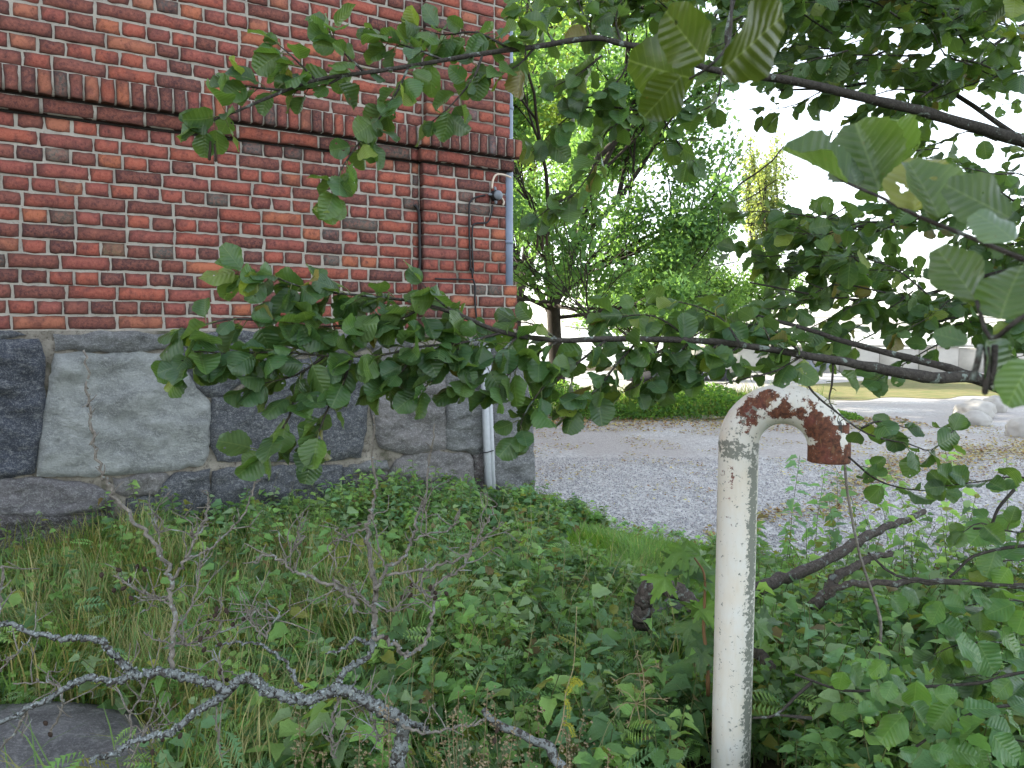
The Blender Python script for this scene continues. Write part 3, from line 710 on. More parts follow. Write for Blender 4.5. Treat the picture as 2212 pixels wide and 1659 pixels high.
class Foliage:
    """leaves, branches, twigs and petioles of one plant"""
    def __init__(s, root): s.root = root; s.leaves = []; s.tw = Acc(); s.pet = Acc()
    def leaf(s, base, d, nrm, size, tint=None, var=None):
        for q in (base, base+Vector(d).normalized()*size, base+Vector(d).normalized()*size*.5):   # none hangs before the vent pipe's bend
            p = proj(q)
            if p and p[2] < 2.6 and 1535 < p[0] < 1838 and 828 < p[1] < 1400 and (p[1] < 1010 or p[0] < 1640): return
        s.leaves.append((orient(base, d, nrm, size), size, tint or leaf_tint(), random.randrange(8) if var is None else var, base))
    def branch(s, P, r0, r1, mat, name='branch', sides=8, sub=5):
        V, F = tube(catmull(P, sub), r0, r1, sides, .25); link(name, np_mesh(name, V-np.array(s.root.location), F, smooth=True), s.root, mat)
    def twig(s, P, r0, r1, sub=3): V, F = tube(catmull(P, sub), r0, r1, 5, .15); s.tw.add(V, F)
    def petiole(s, a, b): V, F = tube([a, a.lerp(b, .5)+Vector((0, 0, .002)), b], .0013, .0010, 4, 0, False); s.pet.add(V, F)
    def leafy(s, P, size=(.05, .08), step=.022, face=.45, skip=0.0, start=.0, hang=.35, yel=.04):
        Q = catmull(P, 6); L = 0; nxt = random.uniform(0, step); side = random.choice((-1, 1))
        tot = sum((Q[i+1]-Q[i]).length for i in range(len(Q)-1)); done = 0
        for i in range(len(Q)-1):
            seg = (Q[i+1]-Q[i]).length; T = (Q[i+1]-Q[i]).normalized()
            while L+seg >= nxt:
                p = Q[i]+T*(nxt-L); nxt += step*random.uniform(.6, 1.5)
                if (p-Q[0]).length < start*tot or random.random() < skip: continue
                side = -side; sd_ = T.cross(Vector((0, 0, 1))); sd_ = sd_.normalized() if sd_.length > .05 else Vector((1, 0, 0))
                d = (T*.5+sd_*side*.65+Vector((0, 0, -hang))+rnd(.55)).normalized()
                b = p+d*random.uniform(.012, .028); s.petiole(p, b)
                tc = (CAM-p).normalized()
                nrm = Vector((0, 0, 1))*(1-face)+tc*face+rnd(.55)
                s.leaf(b, d+Vector((0, 0, -.15)), nrm, random.uniform(*size), leaf_tint(yel))
            L += seg
        T = (Q[-1]-Q[-2]).normalized()
        for k in range(2):
            d = (T+rnd(.4)).normalized(); s.leaf(Q[-1], d, Vector((0, 0, 1))*(1-face)+(CAM-Q[-1]).normalized()*face+rnd(.3), random.uniform(*size)*.9, leaf_tint(yel))
    def finish(s, barkmat, limit=300, twigname='twigs'):
        loc = np.array(s.root.location)
        def show(l):
            p = proj(l[0] @ Vector((0, .5, 0)))
            if p is None or not (-40 < p[0] < 2250 and -40 < p[1] < 1700): return 0
            nrm = (l[0].to_3x3() @ Vector((0, 0, 1))).normalized(); vw = (l[4]-CAM).normalized()
            return (l[1]/p[2])**2*(.25+abs(nrm.dot(vw)))
        s.leaves.sort(key=lambda l: -show(l))
        for l in s.leaves[:limit]:
            if show(l) == 0: continue
            o = bpy.data.objects.new('leaf', ALD[l[3]][0]); C.objects.link(o); o.parent = s.root
            o.matrix_local = Matrix.Translation(-s.root.location) @ l[0]; o.color = (*l[2], 1)
        rest = s.leaves[limit:]; acc = Acc()
        for v in range(8):
            q = [l for l in rest if l[3] == v]
            if not q: continue
            Ms = np.array([np.array(l[0])[:3, :4] for l in q]); Ms[:, :, 3] -= loc
            V, F, T, U = instances(ALD[v][1], ALD[v][2], Ms, [l[2] for l in q], ALD[v][3]); acc.add(V, F, None); acc.T.append(T); acc.U.append(U)
        if acc.n: o = link('foliage', acc.mesh('foliage', True), s.root, M['leafm']); o['kind'] = 'stuff'
        if s.tw.n:
            me = s.tw.mesh(twigname, True); me.transform(Matrix.Translation(-s.root.location)); o = link(twigname, me, s.root, barkmat); o['kind'] = 'stuff'
        if s.pet.n:
            me = s.pet.mesh('petioles'); me.transform(Matrix.Translation(-s.root.location)); o = link('petioles', me, s.root, M['stem']); o['kind'] = 'stuff'
# ---------------------------------------------------------------- the alder overhanging from the right
ald = empty('alder_tree', (3.1, 2.9, 0)); tag(ald, 'green alder tree reaching in from the right, its leafy boughs crossing the brick wall', 'tree')
T = Foliage(ald)
tk = [Vector((3.1, 2.9, -.1)), Vector((3.08, 2.9, .6)), Vector((3.0, 2.85, 1.5)), Vector((2.95, 2.8, 2.6)), Vector((2.9, 2.85, 4.0)), Vector((2.95, 2.9, 5.6))]
T.branch(tk, .11, .05, M['bark'], 'trunk', 12)
up = [(2420, 350, 2.75), (2212, 304, 2.55), (2100, 272, 2.45), (1990, 240, 2.4), (1870, 212, 2.3), (1720, 176, 2.2), (1600, 160, 2.15), (1525, 147, 2.1), (1430, 112, 2.05), (1342, 94, 2.0), (1279, 82, 1.97), (1156, 101, 1.93), (1104, 107, 1.9)]
P = [Vector((2.95, 2.82, 2.2))]+uvpath(up, 2.2); T.branch(P[:8], .024, .0095, M['bark']); T.branch(P[7:], .0095, .0065, M['bark'])
T.branch(uvpath([(1104, 107, 1.9), (1023, 119, 1.87), (883, 143, 1.83), (789, 157, 1.8), (682, 173, 1.76), (574, 213, 1.72), (518, 238, 1.7)], 0), .0065, .003, M['bark'])
md = [(2330, 905, 2.2), (2212, 858, 2.15), (2103, 816, 2.1), (2015, 816, 2.05), (1893, 795, 2.02), (1823, 781, 2.0), (1735, 767, 1.98), (1600, 745, 1.94), (1493, 735, 1.9), (1314, 732, 1.85), (1209, 735, 1.82), (1086, 718, 1.78), (981, 676, 1.74), (876, 648, 1.72)]
P = [Vector((3.02, 2.86, 1.15)), at(2480, 980, 2.3)]+uvpath(md, 2); T.branch(P[:9], .026, .0095, M['bark']); T.branch(P[8:], .0095, .004, M['bark'])
T.branch(uvpath([(2103, 816, 2.1), (2050, 795, 2.12), (1893, 756, 2.2), (1805, 732, 2.25), (1753, 714, 2.28), (1613, 676, 2.35)], 0), .0125, .005, M['bark'])
sec = [  # (path, leaf size, step)
 ([(883, 143, 1.83), (859, 196, 1.80), (817, 259, 1.78), (771, 315, 1.76), (735, 371, 1.74), (720, 430, 1.73)], .03),
 ([(1041, 122, 1.87), (1023, 168, 1.86), (978, 224, 1.84), (935, 262, 1.84)], .04),
 ([(789, 157, 1.8), (740, 110, 1.8), (705, 60, 1.82)], .03), ([(1104, 107, 1.9), (1030, 70, 1.92), (960, 75, 1.94), (900, 60, 1.95)], .022), ([(960, 130, 1.85), (880, 100, 1.86), (820, 80, 1.86)], .024),
 ([(682, 173, 1.76), (640, 130, 1.75), (600, 95, 1.75)], .035), ([(620, 195, 1.74), (560, 190, 1.72), (490, 180, 1.70)], .028), ([(518, 238, 1.7), (470, 255, 1.68), (440, 275, 1.67)], .028), ([(740, 165, 1.78), (700, 185, 1.78), (640, 195, 1.78)], .03),
 ([(1156, 101, 1.93), (1120, 140, 1.93), (1060, 170, 1.92)], .03), ([(1200, 95, 1.95), (1160, 40, 1.98), (1130, 0, 2.0)], .026), ([(1279, 82, 1.97), (1260, 30, 2.0), (1240, -20, 2.0)], .026), ([(1342, 94, 2.0), (1330, 40, 2.02), (1350, -20, 2.05)], .026),
 ([(1440, 150, 2.08), (1419, 224, 2.05), (1349, 259, 2.03), (1307, 290, 2.02), (1279, 367, 2.0), (1240, 420, 2.0), (1205, 452, 2.0)], .034),
 ([(1390, 240, 2.04), (1290, 230, 2.03), (1230, 250, 2.02), (1150, 330, 2.0)], .03), ([(1420, 224, 2.05), (1440, 270, 2.1), (1480, 330, 2.1), (1500, 350, 2.1)], .036), ([(1560, 155, 2.1), (1545, 220, 2.1), (1490, 250, 2.1)], .03),
 ([(1240, 420, 2.0), (1200, 440, 2.0), (1160, 470, 1.99)], .05), ([(1300, 120, 2.0), (1250, 160, 2.0), (1190, 190, 1.99)], .028), ([(1360, 130, 2.0), (1330, 180, 2.0), (1270, 210, 1.99)], .03),
 # middle bough, left mass
 ([(876, 648, 1.72), (800, 640, 1.70), (720, 632, 1.68), (658, 622, 1.66), (585, 596, 1.64), (520, 580, 1.62)], .017), ([(1034, 697, 1.76), (960, 660, 1.74), (910, 610, 1.74)], .03), ([(929, 655, 1.73), (860, 690, 1.70), (780, 700, 1.67), (680, 705, 1.64), (590, 690, 1.62)], .0165),
 ([(1086, 718, 1.78), (1000, 740, 1.74), (900, 750, 1.70), (824, 767, 1.67), (719, 770, 1.64), (600, 760, 1.62), (500, 765, 1.6), (420, 760, 1.58), (385, 790, 1.57)], .0175), ([(560, 690, 1.62), (490, 690, 1.6), (430, 705, 1.58), (390, 712, 1.57)], .03),
 ([(760, 770, 1.65), (740, 830, 1.64), (710, 880, 1.63), (690, 930, 1.62), (675, 985, 1.62)], .027), ([(640, 830, 1.63), (625, 900, 1.62), (585, 960, 1.61), (565, 985, 1.61)], .032), ([(700, 770, 1.64), (640, 810, 1.63), (560, 830, 1.61)], .028),
 ([(900, 750, 1.70), (870, 800, 1.69), (820, 840, 1.68)], .026), ([(1000, 740, 1.74), (960, 800, 1.72), (900, 850, 1.7)], .022), ([(1120, 725, 1.79), (1050, 790, 1.76), (990, 840, 1.74)], .022), ([(1209, 735, 1.82), (1120, 790, 1.78), (1060, 850, 1.76)], .022),
 # middle bough, centre mass
 ([(1314, 732, 1.85), (1240, 790, 1.8), (1180, 830, 1.78), (1130, 900, 1.77), (1125, 945, 1.77)], .026), ([(1380, 735, 1.87), (1330, 790, 1.84), (1290, 840, 1.82), (1240, 880, 1.8)], .024), ([(1493, 735, 1.9), (1440, 790, 1.88), (1400, 820, 1.86), (1340, 850, 1.85)], .024),
 ([(1600, 745, 1.94), (1540, 790, 1.92), (1480, 815, 1.9), (1430, 835, 1.9)], .024), ([(1735, 767, 1.98), (1680, 800, 1.97), (1620, 815, 1.95), (1560, 830, 1.94)], .024), ([(1493, 735, 1.9), (1430, 690, 1.92), (1380, 680, 1.92), (1310, 690, 1.92)], .026), ([(1600, 745, 1.94), (1560, 690, 1.98), (1500, 660, 2.0), (1440, 650, 2.0)], .026),
 ([(1735, 767, 1.98), (1680, 720, 2.02), (1620, 700, 2.05), (1550, 705, 2.05)], .022), ([(1670, 750, 1.97), (1640, 700, 1.99), (1580, 720, 2.0)], .024), ([(1209, 735, 1.82), (1150, 700, 1.82), (1110, 695, 1.82)], .03), ([(1560, 740, 1.92), (1500, 770, 1.9), (1440, 760, 1.88), (1380, 765, 1.86)], .02),
 # hanging twigs on the right
 ([(1800, 780, 2.0), (1797, 830, 2.0), (1791, 865, 2.0), (1805, 889, 1.99)], .06), ([(1718, 790, 1.98), (1756, 847, 1.97), (1805, 889, 1.97), (1875, 938, 1.97), (1963, 959, 1.97), (2012, 972, 1.98), (2060, 930, 2.0)], .05), ([(1833, 987, 2.15), (1893, 1036, 2.15), (1963, 1057, 2.15), (2030, 1060, 2.15)], .06),
 ([(1860, 925, 1.97), (1900, 910, 1.97), (1960, 925, 1.97)], .045),
 ([(2300, 1050, 2.0), (2200, 1030, 2.0), (2120, 1040, 2.0), (2040, 1050, 2.0)], .06), ([(2300, 1120, 1.95), (2200, 1150, 1.95), (2120, 1130, 1.95), (2080, 1150, 1.95)], .07),
]
for (path, step) in sec:
    P = uvpath(path, 2); T.twig(P, .0035, .0012); T.leafy(P, (.038, .072), step*.42, .42, 0, .04, .22, .06)
# upper right: twigs grown from the boughs into the sky
def zone(n, u0, u1, v0, v1, d0, d1, ln, step, size=(.042, .078), dirn=(-1, .1), face=.25):
    for _ in range(n):
        u, v, d = random.uniform(u0, u1), random.uniform(v0, v1), random.uniform(d0, d1)
        a = at(u, v, d); L = random.uniform(.7, 1.3)*ln
        D = Vector((dirn[0], random.uniform(-.5, .5), dirn[1]+random.uniform(-.45, .45))).normalized()
        P = [a]
        for k in range(3): P.append(P[-1]+(D+rnd(.22)+Vector((0, 0, -.08*k))).normalized()*L/3)
        T.twig(P, .003, .001); T.leafy(P, size, step*.6, face, 0, 0, .25, .06)
zone(56, 1650, 2620, -60, 160, 2.3, 3.4, .34, .038)
zone(22, 1400, 1800, -60, 60, 2.2, 3.0, .3, .038)
zone(14, 1880, 2600, 170, 330, 2.4, 3.2, .26, .06)
zone(26, 1780, 2300, -60, 70, 2.2, 3.0, .3, .038)
zone(44, 1850, 2600, 380, 640, 2.3, 3.3, .36, .040)
zone(13, 1700, 1950, 440, 640, 2.4, 3.0, .28, .040)
zone(26, 1700, 2600, 620, 760, 2.2, 3.0, .3, .042)
zone(9, 2050, 2250, 330, 460, 2.2, 2.8, .28, .05)
for L in ([(2300, 420, 2.9), (2150, 440, 2.85), (2000, 470, 2.8), (1850, 490, 2.75), (1700, 560, 2.7)], [(2320, 560, 2.8), (2150, 590, 2.75), (1980, 640, 2.7), (1820, 645, 2.65), (1620, 610, 2.6)], [(2330, 640, 2.6), (2180, 660, 2.55), (2000, 700, 2.5)],
          [(2260, 20, 3.2), (2100, 130, 3.1), (1990, 210, 2.4)], [(2330, 120, 3.4), (2000, 30, 3.2), (1700, 10, 3.0), (1500, -30, 2.9)], [(1600, 160, 2.15), (1570, 90, 2.1), (1580, 20, 2.1), (1600, -40, 2.1)], [(2212, 304, 2.55), (2000, 175, 2.7), (1800, 190, 2.8), (1680, 195, 2.8)]):
    T.twig(uvpath(L, 2), .009, .003, 4)
# near leaves, out of focus; backlit shade put into the top ones' dark tints
NEAR = [  # base u, v, d, tip u, v, size, normal tilt toward the camera, tint, variant
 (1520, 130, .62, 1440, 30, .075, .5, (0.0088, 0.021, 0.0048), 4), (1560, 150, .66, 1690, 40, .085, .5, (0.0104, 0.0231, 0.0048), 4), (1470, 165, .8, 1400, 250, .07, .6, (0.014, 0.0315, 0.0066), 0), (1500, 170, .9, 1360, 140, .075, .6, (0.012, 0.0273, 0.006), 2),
 (1830, 395, .75, 1700, 320, .075, .3, (.04, .085, .03), 3), (1850, 400, .78, 1830, 330, .05, .2, (.08, .12, .08), 5), (1900, 410, .8, 1850, 270, .08, .1, (.045, .09, .025), 3), (1905, 415, .82, 1935, 260, .07, .0, (.06, .12, .03), 3),
 (1975, 455, .62, 1985, 330, .07, .8, (.16, .17, .035), 6), (2030, 470, .6, 1970, 350, .06, .3, (.05, .095, .03), 1), (2180, 470, .55, 2050, 400, .06, .5, (.035, .07, .02), 4), (2190, 520, .5, 2120, 450, .055, .4, (.10, .16, .10), 2),
 (2090, 740, .52, 2020, 720, .062, .6, (.035, .08, .03), 4), (2130, 735, .52, 2180, 830, .06, .6, (.035, .085, .04), 0), (2160, 690, .52, 2200, 560, .07, .4, (.03, .07, .022), 2), (2110, 650, .55, 2030, 540, .06, .4, (.045, .085, .02), 4), (2230, 780, .5, 2170, 870, .05, .4, (.06, .12, .06), 0)]
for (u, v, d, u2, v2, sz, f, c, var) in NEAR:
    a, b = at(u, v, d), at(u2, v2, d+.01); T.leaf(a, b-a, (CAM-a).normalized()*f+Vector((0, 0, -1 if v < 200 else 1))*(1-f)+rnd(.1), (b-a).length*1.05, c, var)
T.twig(uvpath([(1780, 360, .8), (1830, 395, .76), (1900, 425, .72), (1990, 470, .65), (2090, 510, .58), (2210, 560, .52)], 0), .0013, .002)
T.twig(uvpath([(2110, 650, .54), (2140, 730, .52), (2200, 690, .5), (2300, 640, .5)], 0), .0015, .002)
T.twig(uvpath([(1580, 0, .8), (1575, 90, .74), (1530, 145, .7), (1490, 170, .75)], 0), .0016, .0012)
for (u0, v0, u1, v1) in ((2118, 745, 2100, 820), (2132, 750, 2128, 850), (2150, 745, 2140, 830)):   # hanging catkins
    T.twig(uvpath([(u0, v0, .52), ((u0+u1)/2+3, (v0+v1)/2, .52), (u1, v1, .52)], 0), .002, .0022)
T.finish(M['bark'])
for (u0, v0, u1, v1, d) in ((1163, 490, 1160, 535, 2.0), (1172, 490, 1172, 540, 2.0), (1180, 488, 1182, 530, 2.0), (455, 305, 452, 345, 1.68), (464, 305, 466, 348, 1.68), (700, 440, 697, 470, 1.73)):
    V, F = tube(uvpath([(u0, v0, d), ((u0+u1)/2, (v0+v1)/2, d), (u1, v1, d)], 0), .0025, .0035, 6); link('catkin', np_mesh('catkin', V-np.array(ald.location), F, smooth=True), ald, M['cone'])
# ---------------------------------------------------------------- alder bush low on the right
ash_ = empty('alder_bush', on_ground(2260, 1560)); tag(ash_, 'low green alder bush with broad round leaves right of the vent pipe', 'bush')
S = Foliage(ash_)
def Z6(x, y): return (1438+.35*x, 1078.5+.35*y)
bl = [(1080, 1120, 120), (1180, 1080, 150), (1300, 1040, 120), (1100, 1310, 150), (1310, 1200, 140), (1390, 1400, 200), (1500, 1560, 110), (1700, 1340, 170), (1890, 1430, 200), (1830, 1560, 180), (1950, 1580, 150), (2100, 1540, 200), (1950, 1290, 190), (2080, 1170, 130),
      (2150, 1380, 150), (1980, 980, 220), (1870, 920, 190), (2130, 880, 180), (2110, 130, 160), (1950, 200, 190), (1670, 700, 140), (1520, 590, 120), (1430, 650, 120), (2160, 600, 180), (1540, 1200, 170), (1600, 1060, 110), (1560, 1320, 150), (1820, 1650, 140), (2010, 400, 150),
      (2140, 320, 170), (1750, 780, 150), (1780, 660, 130), (2060, 680, 160), (2190, 980, 170), (1450, 1120, 120), (1250, 1310, 120), (2060, 1420, 150), (1730, 1200, 120), (1620, 1420, 130), (2200, 1250, 160), (2200, 1640, 160), (1700, 1560, 120), (1380, 1180, 110), (1850, 560, 130), (1960, 600, 140), (2080, 480, 130), (2190, 760, 150)]
for (x, y, sz) in bl:
    u, v = Z6(x, y); d = 1.9+.25*random.random()+(.15 if y < 900 else 0); L = sz*.35/FU*d*1.08; c = at(u, v, d); ang = random.uniform(-2.6, .5)
    dr = Vector((math.cos(ang), random.uniform(-.3, .3), math.sin(ang)*.8)).normalized(); nrm = (CAM-c).normalized()*random.uniform(.35, .8)+Vector((0, 0, .6))+rnd(.22)
    S.leaf(c-dr*L*.5, dr, nrm, L, random.choice([(.05, .135, .05), (.06, .155, .055), (.045, .115, .05), (.07, .165, .04)]), random.choice([0, 1, 4, 4, 2, 7]))
for L in ([Z6(800, 1080), Z6(1100, 1180), Z6(1400, 1165), Z6(1700, 1150), Z6(1950, 1130), Z6(2130, 1080), Z6(2350, 1050)], [Z6(1250, 330), Z6(1420, 470), Z6(1700, 510), Z6(2100, 530), Z6(2350, 540)],
          [Z6(1750, 480), Z6(1800, 440), Z6(1900, 350), Z6(2100, 300), Z6(2300, 280)], [Z6(1500, 1560), Z6(1700, 1420), Z6(1950, 1300), Z6(2300, 1250)], [Z6(1900, 180), Z6(2000, 170), Z6(2050, 60), Z6(2150, -60)], [Z6(540, 1350), Z6(680, 1330), Z6(800, 1220), Z6(900, 1130)], [Z6(680, 1330), Z6(900, 1350)]):
    S.branch(uvpath([(u, v, 2.12) for u, v in L], 0), .0035, .005, M['bark'], 'branch', 5, 3)
for L in ([Z6(2212, 900), Z6(2000, 880), Z6(1800, 900), Z6(1650, 960)], [Z6(2250, 640), Z6(2100, 620), Z6(1900, 650), Z6(1750, 700)], [Z6(2250, 1500), Z6(2050, 1480), Z6(1850, 1500)], [Z6(2250, 380), Z6(2100, 380), Z6(1980, 430)], [Z6(2250, 1120), Z6(2050, 1080), Z6(1850, 1100)]):
    P = uvpath([(u, v, 2.25) for u, v in L], 0); S.twig(P, .003, .0012); S.leafy(P, (.05, .08), .028, .5, 0, 0, .3, .03)
S.finish(M['bark'])
# long bare stem hanging behind the vent pipe's mouth
o = tube_obj('hanging_twig', uvpath([(1823, 985, 2.75), (1833, 1078, 2.72), (1858, 1201, 2.7), (1893, 1306, 2.7), (1903, 1358, 2.7), (1896, 1440, 2.7), (1890, 1530, 2.7)], 0), .0045, .0055, M['twig'], None, 6, .3)
tag(o, 'long bare grey twig dangling behind the rusty mouth of the vent pipe', 'twig')
# ---------------------------------------------------------------- dead lichen-covered alder in front
dead = empty('dead_alder', on_ground(865, 1900)); tag(dead, 'dead alder shrub crusted with grey lichen and bare twigs, low in the foreground', 'dead shrub')
LOC = np.array(dead.location)
def Z3(x, y): return (.35*x, 1078.5+.35*y)
def Z7(x, y): return (719+.35*x, 1078.5+.35*y)
lichen_pts = []
def limb(L, d, r0, r1, mat='lich', name='limb', lichen=0, sides=9):
    if mat == 'lich': r0, r1 = r0*.74, r1*.74
    P = catmull(uvpath(L, d), 6); P = [p+rnd(.0036 if r0 > .004 else .002) for p in P]
    V, F = tube(P, r0, r1, sides, .35 if r0 > .008 else .2, seed=random.random()*9); link(name, np_mesh(name, V-LOC, F, smooth=True), dead, M[mat])
    for i in range(len(P)-1):
        t = i/(len(P)-1); r = r0+(r1-r0)*t
        for k in range(int(3.4*lichen*(P[i+1]-P[i]).length/.01*min(1.4, r/.012))): 
            q = P[i].lerp(P[i+1], random.random()); T_ = (P[i+1]-P[i]).normalized(); o_ = rnd(1)+Vector((0, -.15, .95)); o_ = (o_-T_*o_.dot(T_)).normalized()
            
            if mnoise.noise(q*38) > -.16: lichen_pts.append((q+o_*r*random.uniform(.95, 1.25), (o_+rnd(.45)).normalized(), r))
DD = 2.1
limb([Z3(870, 1080), Z3(1050, 1080), Z3(1200, 1110), Z3(1350, 1160), Z3(1410, 1185), Z3(1475, 1120), Z3(1560, 1105), Z3(1620, 1165), Z3(1700, 1205), Z3(1800, 1230), Z3(1900, 1240), Z3(2000, 1200), Z3(2080, 1185), Z7(30, 1170)], (2.05, 2.12), .014, .020, lichen=5)
limb([Z7(30, 1170), Z7(130, 1205), Z7(250, 1275), Z7(350, 1325), Z7(430, 1390), Z7(415, 1540), Z7(400, 1659), Z7(390, 2000), Z7(400, 2600)], (2.12, 2.16), .020, .030, lichen=3.5)
limb([Z7(430, 1390), Z7(520, 1395), Z7(600, 1440)], (2.14, 2.2), .015, .008, lichen=4)
limb([Z3(0, 770), Z3(60, 765), Z3(200, 820), Z3(350, 860), Z3(500, 875), Z3(620, 870), Z3(670, 930), Z3(740, 1000), Z3(800, 1050), Z3(870, 1080)], (1.98, 2.05), .007, .013, lichen=4)
limb([Z3(870, 1080), Z3(700, 1120), Z3(550, 1110), Z3(450, 1140), Z3(350, 1200), Z3(200, 1280), Z3(100, 1340), Z3(-60, 1410)], (2.05, 1.95), .012, .008, lichen=4)
limb([Z3(1410, 1190), Z3(1340, 1240), Z3(1220, 1310), Z3(1120, 1390), Z3(1040, 1450), Z3(900, 1480), Z3(800, 1500), Z3(700, 1580), Z3(600, 1590), Z3(550, 1630)], (2.07, 1.98), .014, .006, lichen=4)
limb([Z3(1870, 1165), Z3(1830, 1130), Z3(1800, 1050), Z3(1720, 970), Z3(1640, 910), Z3(1560, 890), Z3(1450, 885), Z3(1340, 900)], (2.1, 2.14), .007, .0035, lichen=3)
limb([Z7(30, 1170), Z7(60, 1080), Z7(140, 1020), Z7(230, 950), Z7(250, 800)], (2.12, 2.16), .012, .009, lichen=3.5)
limb([Z7(230, 900), Z7(140, 860), Z7(60, 920), Z7(-40, 960)], (2.16, 2.14), .008, .003, lichen=3)
limb([Z7(250, 800), Z7(265, 600), Z7(250, 470), Z7(230, 300), Z7(215, 180), Z7(240, 80), Z5(240, 1640), Z5(262, 1540), Z5(250, 1300), Z5(250, 1050)], (2.16, 2.2), .0085, .0025, 'twig', 'twig', .5, 6)
TW = [([Z3(1060, 1060), Z3(1065, 880), Z3(1080, 760), Z3(1050, 600), Z3(1055, 490), Z3(1010, 380), Z3(960, 290), Z3(870, 170), Z3(700, 0), Z4(700, 1520), Z4(620, 1400), Z4(580, 1240), Z4(560, 1050), Z4(545, 900), Z4(530, 660)], .0075, .003),
      ([Z3(1055, 490), Z3(1150, 370), Z3(1200, 260), Z3(1260, 140), Z3(1290, 20)], .005, .0025), ([Z3(1160, 365), Z3(1280, 320), Z3(1400, 210), Z3(1500, 100), Z3(1540, 0), Z4(1580, 1470)], .004, .002), ([Z3(1050, 620), Z3(960, 600), Z3(870, 575), Z3(780, 520), Z3(700, 470)], .004, .002),
      ([Z3(1040, 640), Z3(950, 612), Z3(830, 600)], .003, .002), ([Z3(1100, 790), Z3(1180, 660), Z3(1220, 520), Z3(1240, 400), Z3(1290, 320)], .004, .002), ([Z3(1090, 810), Z3(1130, 880), Z3(1170, 895), Z3(1330, 830), Z3(1450, 790), Z3(1530, 730), Z3(1570, 670)], .004, .002),
      ([Z3(1170, 895), Z3(1000, 880), Z3(880, 820)], .003, .0018), ([Z3(1330, 830), Z3(1360, 760), Z3(1290, 740)], .0025, .0016), ([Z3(1000, 380), Z3(990, 250), Z3(960, 150), Z3(980, 100)], .003, .002), ([Z3(1390, 1180), Z3(1370, 1060), Z3(1310, 960), Z3(1220, 900)], .003, .002),
      ([Z3(1640, 850), Z3(1570, 780), Z3(1530, 730)], .003, .002), ([Z3(1640, 850), Z3(1680, 770), Z3(1730, 725)], .003, .002), ([Z3(2212, 640), Z3(2100, 560), Z3(1950, 490), Z3(1850, 460), Z3(1740, 390), Z3(1640, 340), Z3(1560, 400)], .0055, .0025), ([Z3(1740, 400), Z3(1800, 330), Z3(1850, 270)], .003, .0018),
      ([Z7(140, 700), Z7(100, 600), Z7(0, 500)], .005, .004), ([Z7(260, 700), Z7(190, 620), Z7(130, 560)], .0045, .003), ([Z7(270, 560), Z7(330, 440), Z7(440, 340), Z7(490, 240), Z7(520, 120), Z7(560, 0), Z5(560, 1640), Z5(600, 1350), Z5(640, 1120)], .006, .0022),
      ([Z7(340, 460), Z7(560, 430), Z7(760, 380), Z7(860, 310), Z7(930, 180), Z7(1010, 40)], .0045, .002), ([Z7(500, 250), Z7(600, 210), Z7(720, 190), Z7(780, 70)], .0035, .0018), ([Z7(250, 850), Z7(340, 870), Z7(430, 950), Z7(470, 960), Z7(560, 890), Z7(600, 790), Z7(620, 650), Z7(620, 560), Z7(700, 490), Z7(800, 420), Z7(860, 310), Z7(960, 220), Z7(1050, 140)], .007, .002),
      ([Z7(610, 610), Z7(540, 560), Z7(480, 480), Z7(450, 400)], .004, .0018), ([Z7(520, 520), Z7(580, 390)], .003, .0016), ([Z7(260, 640), Z7(350, 690), Z7(420, 640), Z7(460, 590)], .003, .0018), ([Z7(215, 180), Z7(150, 200), Z7(60, 240), Z7(0, 260)], .0035, .0018), ([Z7(330, 440), Z7(290, 330), Z7(270, 200), Z7(240, 100)], .003, .0018),
      ([Z7(30, 1190), Z7(10, 1350), Z7(-10, 1470), Z7(0, 1600)], .005, .003), ([Z7(180, 1220), Z7(230, 1330), Z7(270, 1440), Z7(290, 1500)], .005, .003), ([Z7(430, 1390), Z7(560, 1440), Z7(700, 1420), Z7(820, 1400), Z7(930, 1370)], .005, .003), ([Z3(380, 1180), Z3(380, 1300), Z3(310, 1450)], .004, .003),
      ([Z3(180, 1280), Z3(120, 1400), Z3(0, 1550)], .004, .003), ([Z3(370, 1180), Z3(300, 1130), Z3(80, 1140)], .0035, .002), ([Z3(0, 1060), Z3(90, 960), Z3(180, 870)], .003, .0018), ([Z3(810, 1480), Z3(800, 1320), Z3(710, 1160)], .0035, .002), ([Z3(880, 1490), Z3(900, 1410), Z3(960, 1250)], .003, .0018), ([Z3(800, 1320), Z3(880, 1200), Z3(890, 1150)], .003, .0018),
      ([Z3(940, 1510), Z3(960, 1400), Z3(1080, 1380)], .003, .0018), ([Z3(900, 1420), Z3(830, 1560), Z3(790, 1659)], .0035, .002), ([Z3(-20, 740), Z3(5, 600), Z3(8, 410)], .005, .003), ([Z3(1400, 1190), Z3(1330, 1290), Z3(1350, 1500), Z3(1370, 1600)], .0028, .0016), ([Z7(330, 1310), Z7(320, 1330), Z7(360, 1370)], .004, .002), ([Z3(1200, 265), Z3(1180, 200), Z3(1190, 240)], .003, .002)]
for (L, r0, r1) in TW: limb(L, (2.1+random.uniform(-.03, .06), 2.12+random.uniform(-.02, .12)), r0*.92, r1, 'twig', 'twig', .8 if r0 > .005 else .25, 6)
spur = Acc()
for (L, r0, r1) in TW:
    P = catmull(uvpath(L, 2.11), 4)
    for k in range(max(2, len(P)//4)):
        i = random.randrange(len(P)//4, len(P)-1); q = P[i]; T_ = (P[i+1]-q).normalized(); d_ = (T_*.7+rnd(.6)+Vector((0, 0, .2))).normalized(); ln = random.uniform(.012, .05)
        V, F = tube(catmull([q, q+d_*ln*.5+rnd(.003), q+d_*ln+Vector((0, 0, .004))], 3), .0019, .0012, 5, .2); spur.add(V, F)
